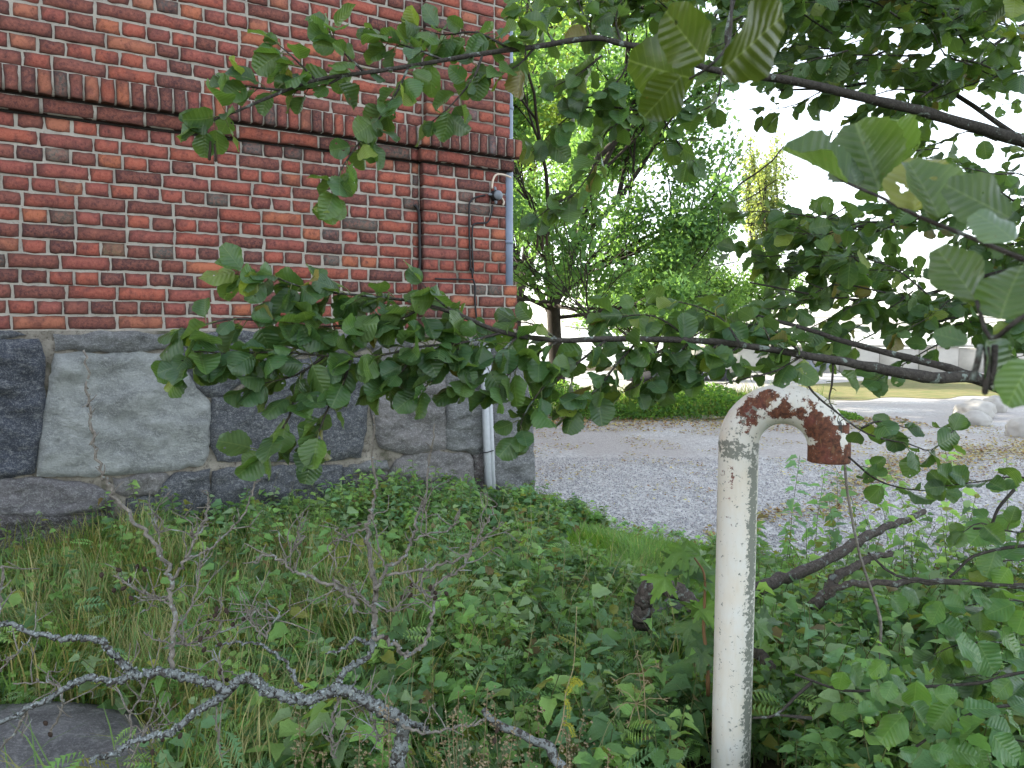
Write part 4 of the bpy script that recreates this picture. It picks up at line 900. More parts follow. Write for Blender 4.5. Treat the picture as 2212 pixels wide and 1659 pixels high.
for k in range(150):
    L, r0, r1 = random.choice(TW); P = catmull(uvpath(L, 2.12), 4); q = P[random.randrange(len(P)//5, len(P))]; d_ = (rnd(.7)+Vector((0, 0, .55))).normalized(); ln = random.uniform(.05, .13)
    Q = catmull([q, q+d_*ln*.4+rnd(.008), q+d_*ln*.75+rnd(.012), q+d_*ln+rnd(.012)], 3); spur.add(*tube(Q, .0021, .0011, 5, .2))
    spur.add(*tube([Q[5], Q[5]+(d_+rnd(.7))*ln*.3], .0016, .001, 5))
link('spurs', np_mesh('spurs', np.concatenate(spur.V)-LOC, np.concatenate(spur.F)), dead, M['twig'])['kind'] = 'stuff'
cv, cf = [], []
for i in range(7):
    t = i/6; r = .5*math.sin(math.pi*(.08+t*.84))**.7
    for k in range(10):
        a = 2*math.pi*(k+.5*(i % 2))/10; rr = r*(1.15 if (k+i) % 2 else .82); cv.append((rr*math.cos(a)*.8, rr*math.sin(a)*.8, t))
for i in range(6):
    for k in range(10): cf.append((i*10+k, i*10+(k+1) % 10, (i+1)*10+(k+1) % 10, (i+1)*10+k))
cone_me = np_mesh('cone', np.array(cv), np.array(cf)); cone_me.materials.append(M['cone'])
cones = [Z3(*q) for q in ((630, 450), (850, 400), (885, 415), (805, 480), (710, 550), (800, 595), (715, 430), (780, 540), (1340, 660), (1390, 670), (1340, 700), (1290, 740), (1440, 760), (1510, 730), (1245, 845), (1270, 910), (1340, 895), (1285, 810), (1360, 1045), (1390, 1110), (270, 1370), (300, 1440), (1120, 1440), (1000, 1470), (890, 1490), (940, 1540))]
cones += [Z7(*q) for q in ((605, 525), (625, 570), (690, 570), (640, 600), (490, 580), (490, 515), (440, 590), (160, 140), (340, 840), (1020, 1410), (1000, 1470), (540, 1240))]
for (u, v) in cones:
    o = bpy.data.objects.new('cone', cone_me); C.objects.link(o); o.parent = dead; o.location = at(u, v, 2.11)-dead.location
    o.scale = (.0135, .0135, random.uniform(.015, .019)); o.rotation_euler = (random.uniform(1.8, 4.2), random.uniform(-.6, .6), random.uniform(0, 6))
# buds and lichen flakes
bud = Acc()
for (L, r0, r1) in TW:
    P = catmull(uvpath(L, 2.12), 3)
    for k in range(max(2, len(P)//4)):
        q = random.choice(P[len(P)//3:]); V, F = tube([q, q+Vector((random.uniform(-.005, .005), -.002, .006)), q+Vector((random.uniform(-.008, .008), -.003, .012))], .0022, .0012, 5); bud.add(V, F)
link('buds', np_mesh('buds', np.concatenate(bud.V)-LOC, np.concatenate(bud.F)), dead, M['twig'])['kind'] = 'stuff'
fl = Acc()
for (q, o_, r) in lichen_pts:
    sz = random.uniform(.0018, .0046); t1 = o_.cross(rnd(1)).normalized(); t2 = o_.cross(t1); n = 6
    V = [q+o_*sz*.35]+[q+(t1*math.cos(a)+t2*math.sin(a))*sz*random.uniform(.55, 1.2)-o_*sz*random.uniform(-.3, .4) for a in np.linspace(0, 2*math.pi, n, endpoint=False)]
    c = random.choice([(.26, .29, .29), (.20, .23, .225), (.33, .37, .37), (.14, .155, .15), (.27, .30, .27)])
    fl.add(np.array([tuple(v) for v in V])-LOC, np.array([(0, 1+i, 1+(i+1) % n) for i in range(n)]), c)
o = link('lichen', fl.mesh('lichen'), dead, M['lichen']); o['kind'] = 'stuff'
# second lichen branch lying to the right of it
br = tube_obj('fallen_branch', uvpath([Z7(930, 1300), Z7(970, 1350), Z7(1060, 1410), Z7(1150, 1440), Z7(1240, 1490), Z7(1330, 1520), Z7(1370, 1600), Z7(1440, 1680), Z7(1500, 1800)], (2.35, 2.2)), .010, .017, M['lich'], None, 9, .35); tag(br, 'lichen-covered fallen branch curving to the bottom edge between the dead shrub and the vent pipe', 'branch')
# ---------------------------------------------------------------- logs, stump, stones
def log(name, L, d, r0, r1, label, mat='log', cat='branch'):
    P = catmull(uvpath(L, d), 6); P = [p+rnd(.004) for p in P]; V, F = tube(P, r0, r1, 10, .4); return tag(link(name, np_mesh(name, V, F, smooth=True), None, M[mat]), label, cat)
log('fallen_branch', [Z6(430, 620), Z6(550, 570), Z6(800, 460), Z6(1050, 340), Z6(1250, 220), Z6(1450, 140), Z6(1600, 80)], (3.3, 4.0), .033, .014, 'thick grey fallen branch slanting up to the right from behind the vent pipe')
log('fallen_branch', [Z6(910, 660), Z6(1000, 560), Z6(1050, 480), Z6(1150, 430), Z6(1250, 370), Z6(1400, 330)], (3.2, 3.4), .026, .012, 'short knobbly lichen-dark branch stub under the thick slanting branch')
log('fallen_branch', [Z6(980, 610), Z6(1080, 530), Z6(1300, 520), Z6(1700, 510), Z6(2100, 530), Z6(2400, 560)], (3.1, 3.0), .014, .011, 'thin dark branch lying level through the weeds right of the branch stub')
log('rotten_root', [(1384, 1345), (1389, 1310), (1396, 1286), (1410, 1266), (1436, 1268), (1470, 1280), (1500, 1310), (1530, 1330)], (3.4, 3.3), .042, .03, 'dark arched piece of rotten root beside the maple sapling', cat='root')
log('broken_stick', [(1384, 1240), (1398, 1255), (1412, 1268)], (3.38, 3.38), .006, .012, 'pale broken stick poking up from the arched rotten root', 'twig', 'stick')
log('fallen_branch', [(1620, 1400), (1650, 1420), (1668, 1445)], (2.9, 2.8), .02, .018, 'short dark branch end in the weeds just right of the vent pipe')
def rock(name, cx, cy, z0, rx, ry, rz, mat, label, seed, cat='boulder', group=None):
    import bmesh
    bm = bmesh.new(); bmesh.ops.create_icosphere(bm, subdivisions=4, radius=1)
    for v in bm.verts:
        n = mnoise.fractal(v.co*1.1+Vector((seed*3.1, seed, 0)), 1, 2, 3)*.22+mnoise.noise(v.co*5+Vector((seed, 0, 0)))*.025
        v.co *= 1+n
        if v.co.z < -.55: v.co.z = -.55
        v.co.x *= rx; v.co.y *= ry; v.co.z *= rz
    me = bpy.data.meshes.new(name); bm.to_mesh(me); bm.free()
    for p in me.polygons: p.use_smooth = True
    o = link(name, me, None, M['stone' if mat == 'rock' else mat]); o.color = (.27, .275, .28, 1); o.location = (cx, cy, z0+rz*.5); return tag(o, label, cat, group)
def boulder(u0, u1, v0, v1, label, seed):
    g = on_ground((u0+u1)/2, v1); d = proj(g)[2]; wv = (u1-u0)/FU*d/2; hv = (v1-v0)/FU*d; rock('boulder', g.x, g.y+wv*.5, 0, wv, wv*.8, hv*.66, 'boulder', label, seed, 'boulder', 'pale boulders beside the path')
boulder(2074, 2160, 864, 906, 'widest pale boulder of the three clustered beside the gravel path', 2)
boulder(2078, 2151, 890, 921, 'low pale boulder in front of the widest boulder by the path', 5)
boulder(2130, 2180, 855, 892, 'smaller pale boulder behind the widest boulder by the path', 9)
boulder(2183, 2250, 903, 946, 'separate pale boulder at the edge of the picture, right of the boulder cluster', 12)
g = on_ground(110, 1640, .1); rock('rock_slab', g.x-.25, g.y+.0, -.05, .78, .42, .16, 'rock', 'flat grey rock slab in the weeds at the bottom left corner', 21, 'rock')
g = on_ground(1258, 1198); rock('rock', g.x, g.y, -.03, .11, .1, .06, 'rock', 'small grey stone at the lawn edge near the building corner', 23, 'rock')
g = on_ground(1470, 1330, .1); rock('rock', g.x, g.y, -.03, .16, .12, .15, 'rock', 'grey stone under the arched rotten root', 25, 'rock')
# ---------------------------------------------------------------- undergrowth (nobody could count it)
def weed_leaf(wd=.32, fold=.25, droop=.3, n=5):
    V = [(0, 0, 0)]; F = []
    for i in range(1, n):
        t = i/n; w_ = wd*math.sin(math.pi*t**.7)**.8*(1.0 if i % 2 else .8); y = t*(1.0 if i % 2 else .97)
        V += [(-w_, y-.05, fold*w_-droop*t*t*.7), (0, y, -droop*t*t*.7), (w_, y-.05, fold*w_-droop*t*t*.7)]
    V.append((0, 1, -droop*.75)); e = len(V)-1
    F += [(0, 2, 1), (0, 3, 2)]
    for i in range(n-2):
        a, b = 1+3*i, 4+3*i; F += [(a, a+1, b+1), (a, b+1, b), (a+1, a+2, b+2), (a+1, b+2, b+1)]
    a = 1+3*(n-2); F += [(a, a+1, e), (a+1, a+2, e)]
    return np.array(V), np.array(F)
def feather_leaf():
    V = []; F = []
    for i in range(9):
        t = .12+.88*i/8; l = .30*math.sin(math.pi*(.12+.80*t))
        for sg in (-1, 1):
            b = len(V); V += [(0, t-.03, -.3*t*t), (sg*l*.55, t+.04+l*.15, -.3*t*t+.03), (sg*l, t+l*.35, -.3*t*t-.02), (sg*l*.6, t+.10+l*.3, -.3*t*t+.02)]; F += [(b, b+1, b+3) if sg > 0 else (b, b+3, b+1), (b+1, b+2, b+3) if sg > 0 else (b+1, b+3, b+2)]
    return np.array(V), np.array(F)
def rot_frames(d, nrm):
    y = d/np.linalg.norm(d, axis=1, keepdims=True); z = nrm-y*(nrm*y).sum(1, keepdims=True); z /= np.linalg.norm(z, axis=1, keepdims=True)+1e-9
    return np.stack([np.cross(y, z), y, z], 2)
WG = np.array([(.12, .24, .085), (.15, .29, .085), (.06, .13, .055), (.20, .33, .10), (.11, .22, .11), (.19, .28, .15)])
def weeds(name, pts, hts, lsize, nper, label=None, yellow=.04, wd=.32, up=.25, tintmul=1.0, stems=True, spread=1.0, feather=False, n=6):
    """stalks with opposite pairs of leaves"""
    VV, FF, TT = [], [], []; off = 0; N = len(pts); Mx = []; Tn = []; st = Acc()
    for i in range(N):
        x, y = pts[i]; h = hts[i]; z0 = float(gz(x, y)); k = max(3, int(nper*RS.uniform(.7, 1.3)))
        lean = RS.normal(0, .18, 2)*h; tc = WG[RS.randint(len(WG))]*RS.uniform(.75, 1.2)*tintmul
        az0 = RS.uniform(0, 6.3)
        for j in range(k):
            t = .18+.82*(j+RS.uniform(0, .9))/k; az = az0+j*1.57+RS.normal(0, .4)
            p = np.array([x+lean[0]*t*t, y+lean[1]*t*t, z0+h*t])
            d = np.array([math.cos(az), math.sin(az), up-.55*(1-t)+RS.normal(0, .2)]); nr = np.array([RS.normal(0, .5), RS.normal(0, .5)-.25, 1.0])
            sz = lsize*RS.choice([.5, .7, .9, 1.1, 1.35])*RS.uniform(.85, 1.1)*(1.15-.55*abs(t-.6))
            Mx.append((p+d*sz*.15*spread, d, nr, sz)); c = tc*RS.uniform(.85, 1.15)
            q = RS.rand()
            if q < yellow: c = np.array((.20, .21, .045))*RS.uniform(.7, 1.1)
            elif q < yellow*1.5: c = np.array((.15, .10, .05))
            Tn.append(c)
        if stems and h > .15:
            V, F = tube([Vector((x, y, z0)), Vector((x+lean[0]*.25, y+lean[1]*.25, z0+h*.5)), Vector((x+lean[0], y+lean[1], z0+h))], .0028, .0014, 4, 0, False); st.add(V, F)
    P = np.array([m[0] for m in Mx]); D = np.array([m[1] for m in Mx]); NR = np.array([m[2] for m in Mx]); SZ = np.array([m[3] for m in Mx])
    Rm = rot_frames(D, NR)*SZ[:, None, None]; M34 = np.concatenate([Rm, P[:, :, None]], 2)
    Tn = np.array(Tn); VV, FF, TT = [], [], []; off = 0
    for k, (V0, F0) in enumerate([feather_leaf()]*3 if feather else [weed_leaf(wd, .35, .4, n), weed_leaf(wd*1.2, .7, .7, n), weed_leaf(wd*.8, .15, .2, n)]):
        V, F, T_, _ = instances(V0, F0, M34[k::3], Tn[k::3]); VV.append(V); FF.append(F+off); TT.append(T_); off += len(V)
    V, F, T_ = np.concatenate(VV), np.concatenate(FF), np.concatenate(TT)
    o = tag(link(name, np_mesh(name, V, F, T_), None, M['weed']), label, None, None, 'stuff')
    if st.n: link('weed_stems', st.mesh('weed_stems'), o, M['stem'])['kind'] = 'stuff'
    return o
def blades(name, pts, lens, cols, wd=.0035, label=None, droop=1.0):
    N = len(pts); x, y = pts[:, 0], pts[:, 1]; az = 3*np.sin(x*2.7+1.3*y)+2.2*np.sin(y*3.9-x)+RS.normal(0, .8, N); z = gz(x, y); L = lens; b = RS.uniform(.25, 1.0, N)*droop
    dx, dy = np.cos(az), np.sin(az); V = np.zeros((N, 7, 3)); ts = [0, .4, .75, 1.0]
    for k, t in enumerate(ts):
        ox = L*t*t*b*.75; zz = L*(t-.55*b*t*t); wv = wd*(1-.75*t)*RS.uniform(.8, 1.3, N)
        if k < 3:
            for s_, sg in ((0, -1), (1, 1)): V[:, 2*k+s_] = np.stack([x+dx*ox-dy*wv*sg, y+dy*ox+dx*wv*sg, z+zz], 1)
        else: V[:, 6] = np.stack([x+dx*ox, y+dy*ox, z+zz], 1)
    F0 = np.array([(0, 1, 3), (0, 3, 2), (2, 3, 5), (2, 5, 4), (4, 5, 6)]); F = (F0[None]+np.arange(N)[:, None, None]*7).reshape(-1, 3)
    return tag(link(name, np_mesh(name, V.reshape(-1, 3), F, np.repeat(cols, 7, axis=0)), None, M['grass']), label, None, None, 'stuff')
def scatter(n, x0, x1, y0, y1, keepf):
    p = np.stack([RS.uniform(x0, x1, n*4), RS.uniform(y0, y1, n*4)], 1); k = keepf(p[:, 0], p[:, 1]); return p[k][:n]
SLAB = on_ground(110, 1640, .1)
def free(x, y):   # nothing grows inside the wall, in the pipe, on the slab or before the lens
    ok = (wall_dist(x, y) > POFF+.08) | (wall_s(x, y) > s_st+.03)
    ok &= y < yedge(x)+.04
    ok &= ~((np.abs(x-p0.x*y/p0.y) < .17) & (y < p0.y+.12)) & ((x-p0.x)**2+(y-p0.y)**2 > .1**2)
    ok &= ((x-SLAB.x+.2)/.66)**2+((y-SLAB.y)/.40)**2 > 1
    ok &= ~((x < SLAB.x*y/SLAB.y+.30) & (y < SLAB.y) & (RS.rand(*np.shape(x)) < .93))
    ok &= y > 1.75
    ok &= np.abs(x) < .75*y+.9
    return ok
lawnz = lambda x, y: (x > .34+.12*np.sin(y*7)) & (x < 1.4) & (y > 4.35+.3*np.sin(x*4)) & (y < 6.0)
def hole(x, y): return ((x-.80)/.26)**2+((y-3.15)/.30)**2 < 1
grassz = lambda x, y: (y > 2.1) & (y < 5.0) & (x < -.65-.35*np.sin(y*3)+RS.normal(0, .35, np.shape(x)))
pn = lambda x, y: np.sin(x*3.3+1.2*np.sin(y*2.1))+np.sin(y*2.9+1.7*np.sin(x*2.3))
# tall weeds along the plinth
wp = scatter(520, -3.2, .4, 4.3, 7.0, lambda x, y: free(x, y) & (wall_dist(x, y) < .75) & (wall_s(x, y) > -2.75) & ~lawnz(x, y))
weeds('undergrowth', wp, RS.uniform(.2, .5, len(wp))*np.clip(.55+.3*(wall_s(wp[:, 0], wp[:, 1])+2.9), .5, 1.15)*np.where((wp[:, 0] > -.75) & (wp[:, 1] > 5.0), .5, 1), .050, 28, 'green nettles and weeds crowding the foot of the granite plinth')
wp = scatter(60, -3.6, -1.0, 4.0, 6.0, lambda x, y: free(x, y) & (wall_dist(x, y) < .5) & (wall_s(x, y) <= -2.7)); weeds('undergrowth', wp, RS.uniform(.06, .16, len(wp)), .05, 8, 'low weeds under the left end of the plinth')
# middle carpet
wp = scatter(1500, -2.9, 1.6, 1.8, 6.4, lambda x, y: free(x, y) & ~lawnz(x, y) & ~hole(x, y) & (RS.rand(len(x)) < np.where(grassz(x, y), .2, .9)))
weeds('undergrowth', wp, np.clip(RS.normal(.33, .08, len(wp))+.06*pn(wp[:, 0], wp[:, 1]), .12, .6)*np.clip(.45+.2*(wp[:, 1]-1.7), .4, 1)*np.where((wp[:, 0] > -.3) & (wp[:, 1] > 4.2), .45, np.where((wp[:, 0] > .2) & (wp[:, 1] > 3.1), .65, 1)), .046, 24, 'mixed green weeds and nettles covering the ground before the building')
wp = scatter(520, -2.7, 1.7, 1.9, 6.2, lambda x, y: free(x, y) & ~lawnz(x, y) & ~hole(x, y) & (RS.rand(len(x)) < np.where(grassz(x, y), .4, .9)))
weeds('undergrowth', wp, RS.uniform(.2, .42, len(wp))*np.where((wp[:, 0] > -.3) & (wp[:, 1] > 4.2), .45, np.where((wp[:, 0] > .2) & (wp[:, 1] > 3.1), .65, 1)), .068, 12, 'broad-leaved green weeds standing out of the undergrowth', .06, .36, .15, 1.1)
# fine-leaved low cover
wp = scatter(2700, -2.9, 3.4, 1.8, 6.3, lambda x, y: free(x, y) & ~lawnz(x, y) & ~hole(x, y) & ((x < 1) | (y < 4.3+.3*np.sin(x*6)))); weeds('ground_cover', wp, RS.uniform(.06, .22, len(wp)), .04, 9, 'low leafy ground cover between the taller weeds', .06, .4, .35, 1.05, False, 1.0, False, 4)
wp = scatter(900, -2.6, 1.6, 1.8, 4.8, lambda x, y: free(x, y) & ~lawnz(x, y) & ~hole(x, y)); weeds('feathery_leaves', wp, RS.uniform(.08, .32, len(wp))*np.where((wp[:, 0] > .2) & (wp[:, 1] > 3.1), .6, 1), .10, 5, 'feathery divided leaves of tansy and yarrow among the weeds', .06, .3, .5, 1.1, False, 1.0, True)
# right of the pipe: tall and loose, light shining through
wp = scatter(520, .95, 5.0, 2.9, 5.3, lambda x, y: free(x, y) & ~lawnz(x, y) & (RS.rand(len(x)) < np.where(y > 3.9, .16, 1))); weeds('undergrowth', wp, RS.uniform(.22, .55, len(wp))*np.where(wp[:, 0] > 1.9, 1.2, .8), .052, 20, 'loose leafy weeds on the right between the vent pipe and the gravel', .06, .34, .3, 1.1)
wp = scatter(760, 1.0, 4.0, 2.0, 3.5, free); weeds('undergrowth', wp, RS.uniform(.15, .5, len(wp)), .06, 17, 'leafy weeds below the alder bush right of the vent pipe', .04, .42, .25, 1.25)
# low mossy fringe on the gravel's edge
fr = scatter(900, -.1, 3.2, 4.7, 7.1, lambda x, y: (np.abs(y-yedge(x)-.1) < .42*RS.rand(len(x))) & ((wall_dist(x, y) > .15) | (wall_s(x, y) > s_st+.05))); weeds('fringe_weeds', fr, RS.uniform(.02, .08, len(fr)), .026, 6, 'short pale weeds fringing the gravel', .12, .45, .4, 1.5, False)
# tall single nettles on the right
ORD = ['leftmost', 'second from left', 'third from left', 'fourth from left', 'middle', 'fourth from right', 'third from right', 'second from right', 'rightmost']
for i in range(9):
    u = 1700+i*58+random.uniform(-14, 14); g = on_ground(u, random.uniform(1190, 1270)); h = random.uniform(.6, .95)
    if wall_dist(g.x, g.y) < .1: continue
    o = weeds('nettle', np.array([(g.x, g.y)]), [h], .07, 30, None, .05, .3, .2, 1.3); del o['kind']; o.name = 'nettle'
    tag(o, ORD[i]+' of the tall thin nettles before the gravel, right of the vent pipe', 'nettle', 'tall nettles at the edge of the gravel')
    for c in o.children: c.name = 'stem'; del c['kind']
# grasses
def gcol(n, dry): 
    a = np.array([(.095, .19, .05), (.13, .23, .06), (.08, .155, .05)])[RS.randint(3, size=n)]; b = np.array([(.36, .30, .15), (.28, .24, .11), (.20, .20, .07)])[RS.randint(3, size=n)]
    return np.where((RS.rand(n) < dry)[:, None], b, a)*RS.uniform(.75, 1.2, (n, 1))
gp = scatter(24000, -3.3, -.1, 2.0, 5.0, lambda x, y: free(x, y) & grassz(x, y) & (RS.rand(len(x)) < .55+.4*np.sin(x*5+y*3))); blades('grass', gp, RS.uniform(.2, .5, len(gp)), gcol(len(gp), .55)*1.15, .0042, 'long green and straw-coloured grass below the left end of the wall')
gp = scatter(17000, -2.6, 4.0, 1.75, 4.6, lambda x, y: free(x, y) & ~grassz(x, y)); blades('grass', gp, RS.uniform(.12, .34, len(gp)), gcol(len(gp), .18), .003, 'loose grass growing through the weeds')
gp = scatter(4500, -3.6, -1.6, 3.9, 5.6, lambda x, y: free(x, y) & (wall_dist(x, y) < .75) & (wall_s(x, y) < -2.2)); blades('grass', gp, RS.uniform(.08, .22, len(gp)), gcol(len(gp), .08)*np.array([.8, 1, 1]), .0032, 'green grass tuft leaning on the foot of the plinth at the left')
gp = scatter(14000, .2, 1.5, 4.1, 5.8, lambda x, y: lawnz(x, y) & free(x, y)); blades('lawn_grass', gp, RS.uniform(.05, .13, len(gp)), gcol(len(gp), .06)*np.array([1.4, 1.5, 1.1]), .0028, 'short bright green grass at the gravel edge')
gp = scatter(900, 1.0, 3.0, 2.0, 3.2, free); blades('dead_stalks', gp, RS.uniform(.15, .4, len(gp)), np.array([(.22, .15, .09)])*RS.uniform(.6, 1.3, (len(gp), 1)), .0025, 'brown dead stalks on the ground under the alder bush', 1.6)
gp = scatter(420, -2.4, 1.4, 2.2, 5.6, lambda x, y: free(x, y) & ~lawnz(x, y)); blades('dead_stalks', gp, RS.uniform(.35, .7, len(gp)), np.array([(.30, .24, .16)])*RS.uniform(.6, 1.3, (len(gp), 1)), .0022, 'thin dry stalks rising out of the weeds', .8)
# dry seed heads at the bottom
sh = Acc()
for i in range(34):
    u, v = random.choice([(random.uniform(820, 1120), random.uniform(1480, 1640)), (random.uniform(640, 900), random.uniform(1540, 1650)), (random.uniform(980, 1320), random.uniform(1500, 1650))]); q = at(u, v, random.uniform(1.95, 2.4)); z0 = float(gz(q.x, q.y))
    a = Vector((q.x+random.uniform(-.05, .05), q.y, z0)); V, F = tube(catmull([a, a.lerp(q, .6)+rnd(.01), q], 3), .0016, .0010, 4, 0, False); sh.add(V, F, (.22, .17, .09))
    for k in range(26):
        t = random.random(); c = a.lerp(q, .72+.28*t)+rnd(.010+.006*(1-t)); s_ = random.uniform(.0025, .0055)
        V = np.array([(0, 0, 1), (1, 0, 0), (0, 1, 0), (-1, 0, 0), (0, -1, 0), (0, 0, -1)], float)*s_+np.array(c)
        sh.add(V, np.array([(0, 1, 2, 0), (0, 3, 4, 0), (5, 2, 1, 5)])[:, :4], random.choice([(.33, .26, .15), (.24, .18, .10), (.40, .34, .22)]))
# (each seed is three small facets)
Vs, Fs, Ts = np.concatenate(sh.V), np.concatenate(sh.F), np.concatenate(sh.T)
Fs = np.array([f if len(set(f)) == 4 else f for f in Fs]); quad = Fs[Fs[:, 0] != Fs[:, 3]]; tri = Fs[Fs[:, 0] == Fs[:, 3]][:, :3]
tris = np.concatenate([quad[:, [0, 1, 2]], quad[:, [0, 2, 3]], tri]); tag(link('seed_heads', np_mesh('seed_heads', Vs, tris, Ts), None, M['litter']), 'dry tan seed heads of weeds along the bottom of the picture', None, None, 'stuff')
# ---------------------------------------------------------------- maple sapling, tansy, umbel
def maple_leaf(seed=0):
    r = random.Random(seed); lobes = [(-2.35, .55), (-1.15, .85), (0, 1.0), (1.15, .85), (2.35, .55)]; pts = []
    for i, (a, l) in enumerate(lobes):
        w_ = .26
        for (da, k) in ((-w_*1.5, .48), (-w_, .74), (-w_*.55, .66), (-w_*.35, .88), (0, 1.0), (w_*.35, .88), (w_*.55, .66), (w_, .74), (w_*1.5, .48)):
            pts.append((a+da, l*k))
    V = [(0, 0, 0)]
    for (a, l) in pts: V.append((l*math.sin(a)*.62, l*math.cos(a)*.62+.05, -.25*l*l*.6+.06*math.sin(a*5)*l+r.uniform(-.01, .01)))
    F = [(0, i+1, i) for i in range(1, len(V)-1)]
    return np.array(V), np.array(F)
mp = empty('maple_sapling', on_ground(1528, 1480, .05)); tag(mp, 'young maple sapling with dark lobed leaves just left of the vent pipe', 'sapling')
mpP = uvpath([(1530, 1500, 2.75), (1527, 1420, 2.72), (1520, 1360, 2.72), (1522, 1300, 2.72), (1521, 1240, 2.72), (1500, 1205, 2.72)], 0); mpP.insert(0, Vector((mp.location.x, mp.location.y, 0)))
V, F = tube(catmull(mpP, 4), .009, .003, 6, .1); link('stem', np_mesh('stem', V-np.array(mp.location), F, smooth=True), mp, M['redstem'])
MB = []
for k in range(4):
    V, F = maple_leaf(k); me = np_mesh('maple_leaf', V, F); me.materials.append(M['leaf']); me.uv_layers.new(name='UVMap'); MB.append(me)
for (u, v, sz, ang, c) in ((1450, 1210, 90, 2.2, 0), (1480, 1190, 100, .6, 1), (1500, 1215, 95, -.4, 0), (1530, 1230, 100, -.9, 1), (1422, 1275, 80, 2.6, 1), (1500, 1330, 100, 2.4, 0), (1545, 1310, 90, -.6, 1), (1490, 1380, 90, 2.8, 0), (1535, 1390, 80, -1.2, 0), (1460, 1235, 80, 3.3, 0), (1555, 1260, 80, -1.3, 1), (1515, 1440, 70, 3.0, 0), (1660, 1365, 75, -2, 1), (1670, 1340, 70, -1.2, 0)):
    d = 2.72+random.uniform(-.08, .08); c0 = at(u, v, d); L = sz/FU*d*1.1; dr = Vector((math.sin(-ang)*.8, random.uniform(-.4, .2), math.cos(ang)*.5-.25)).normalized()
    o = bpy.data.objects.new('leaf', random.choice(MB)); C.objects.link(o); o.parent = mp
    o.matrix_local = Matrix.Translation(-mp.location) @ orient(c0-dr*L*.35, dr, (CAM-c0).normalized()*.9+Vector((0, 0, .5))+rnd(.4), L*1.1); o.color = (*random.choice([(.035, .09, .035), (.045, .12, .03)] if c == 0 else [(.09, .20, .03), (.07, .16, .035)]), 1)
ts = empty('tansy', on_ground(1212, 1640, .05)); tag(ts, 'thin withered tansy stalk with yellowing feathery leaves left of the vent pipe', 'plant')
tsP = uvpath([(1195, 1620, 2.3), (1215, 1560, 2.3), (1222, 1500, 2.3), (1230, 1470, 2.3), (1240, 1430, 2.3), (1246, 1310, 2.32)], 0); V, F = tube(catmull(tsP, 4), .0025, .001, 5, 0); link('stem', np_mesh('stem', V-np.array(ts.location), F), ts, M['drystem'])
V0, F0 = weed_leaf(.16, .1, .2, 3)
for (pa, pb) in (((1222, 1500), (1240, 1475)), ((1220, 1510), (1228, 1550)), ((1230, 1470), (1255, 1480)), ((1215, 1560), (1240, 1590))):
    Q = catmull(uvpath([(pa[0], pa[1], 2.3), ((pa[0]+pb[0])/2+4, (pa[1]+pb[1])/2-6, 2.29), (pb[0], pb[1], 2.28)], 0), 8); rows = []
    for i, q in enumerate(Q):
        for sg in (-1, 1):
            Tt = (Q[min(i+1, len(Q)-1)]-Q[max(i-1, 0)]).normalized(); dd_ = (Tt.cross(Vector((0, -1, .2)))*sg+Tt*.5).normalized(); rows.append(np.array(orient(q-ts.location, dd_, Vector((0, -1, .3))+rnd(.3), random.uniform(.007, .014)))[:3, :4])
    V, F, T_, _ = instances(V0, F0, np.array(rows), [(.32, .30, .04)]*len(rows)); link('leaf', np_mesh('leaf', V, F, T_), ts, M['weed'])
um = empty('dry_umbel', on_ground(1400, 1620, .05)); tag(um, 'dry straw-coloured umbel stalks spreading in the weeds left of the vent pipe', 'plant')
ua = Acc()
for (c, ends) in (((1375, 1520), ((1340, 1490), (1400, 1470), (1430, 1510), (1420, 1545), (1360, 1560), (1330, 1530))), ((1390, 1455), ((1330, 1470), (1420, 1440), (1375, 1415)))):
    a = at(c[0], c[1], 2.3); V, F = tube([Vector((um.location.x, um.location.y, 0)), a], .0022, .0016, 4); ua.add(V, F)
    for (u, v) in ends:
        q = at(u, v, 2.28+random.uniform(-.05, .05)); V, F = tube([a, a.lerp(q, .5)+Vector((0, 0, .01)), q], .0012, .0008, 4); ua.add(V, F)
        for k in range(6): V, F = tube([q, q+rnd(.012)], .0008, .0008, 4); ua.add(V, F)
link('stalks', np_mesh('stalks', np.concatenate(ua.V)-np.array(um.location), np.concatenate(ua.F)), um, M['drystem'])
# ---------------------------------------------------------------- gravel stones and fallen leaves
oct_ = np.array([(1, 0, 0), (-1, 0, 0), (0, 1, 0), (0, -1, 0), (0, 0, .7), (0, 0, -.7)], float); octF = np.array([(0, 2, 4), (2, 1, 4), (1, 3, 4), (3, 0, 4), (2, 0, 5), (1, 2, 5), (3, 1, 5), (0, 3, 5)])
gp = scatter(22000, -.6, 6.5, 5.0, 9.5, lambda x, y: (y > yedge(x)-.15) & (RS.rand(len(x)) < (5.6/y)**2.2) & ((wall_s(x, y) > s_st) | (wall_dist(x, y) > .1)) & (np.abs(x) < .75*y+.3))
N = len(gp); Rr = RS.normal(0, 1, (N, 3, 3)); Q_, _ = np.linalg.qr(Rr); sz = RS.uniform(.005, .013, N)
M34 = np.concatenate([Q_*sz[:, None, None], np.stack([gp[:, 0], gp[:, 1], gz(gp[:, 0], gp[:, 1])+.012], 1)[:, :, None]], 2)
gc = np.array([(.48, .48, .49), (.42, .42, .44), (.58, .58, .58), (.34, .34, .36), (.47, .44, .43)])[RS.randint(5, size=N)]
V, F, T_, _ = instances(oct_, octF, M34, gc); tag(link('gravel', np_mesh('gravel', V, F, T_), None, M['pebble']), 'loose grey gravel stones on the yard', None, None, 'stuff')
V0 = np.array([(0, -.6, 0), (.42, -.1, .12), (0, .7, .0), (-.42, -.1, .15)]); F0 = np.array([(0, 1, 2, 3)])
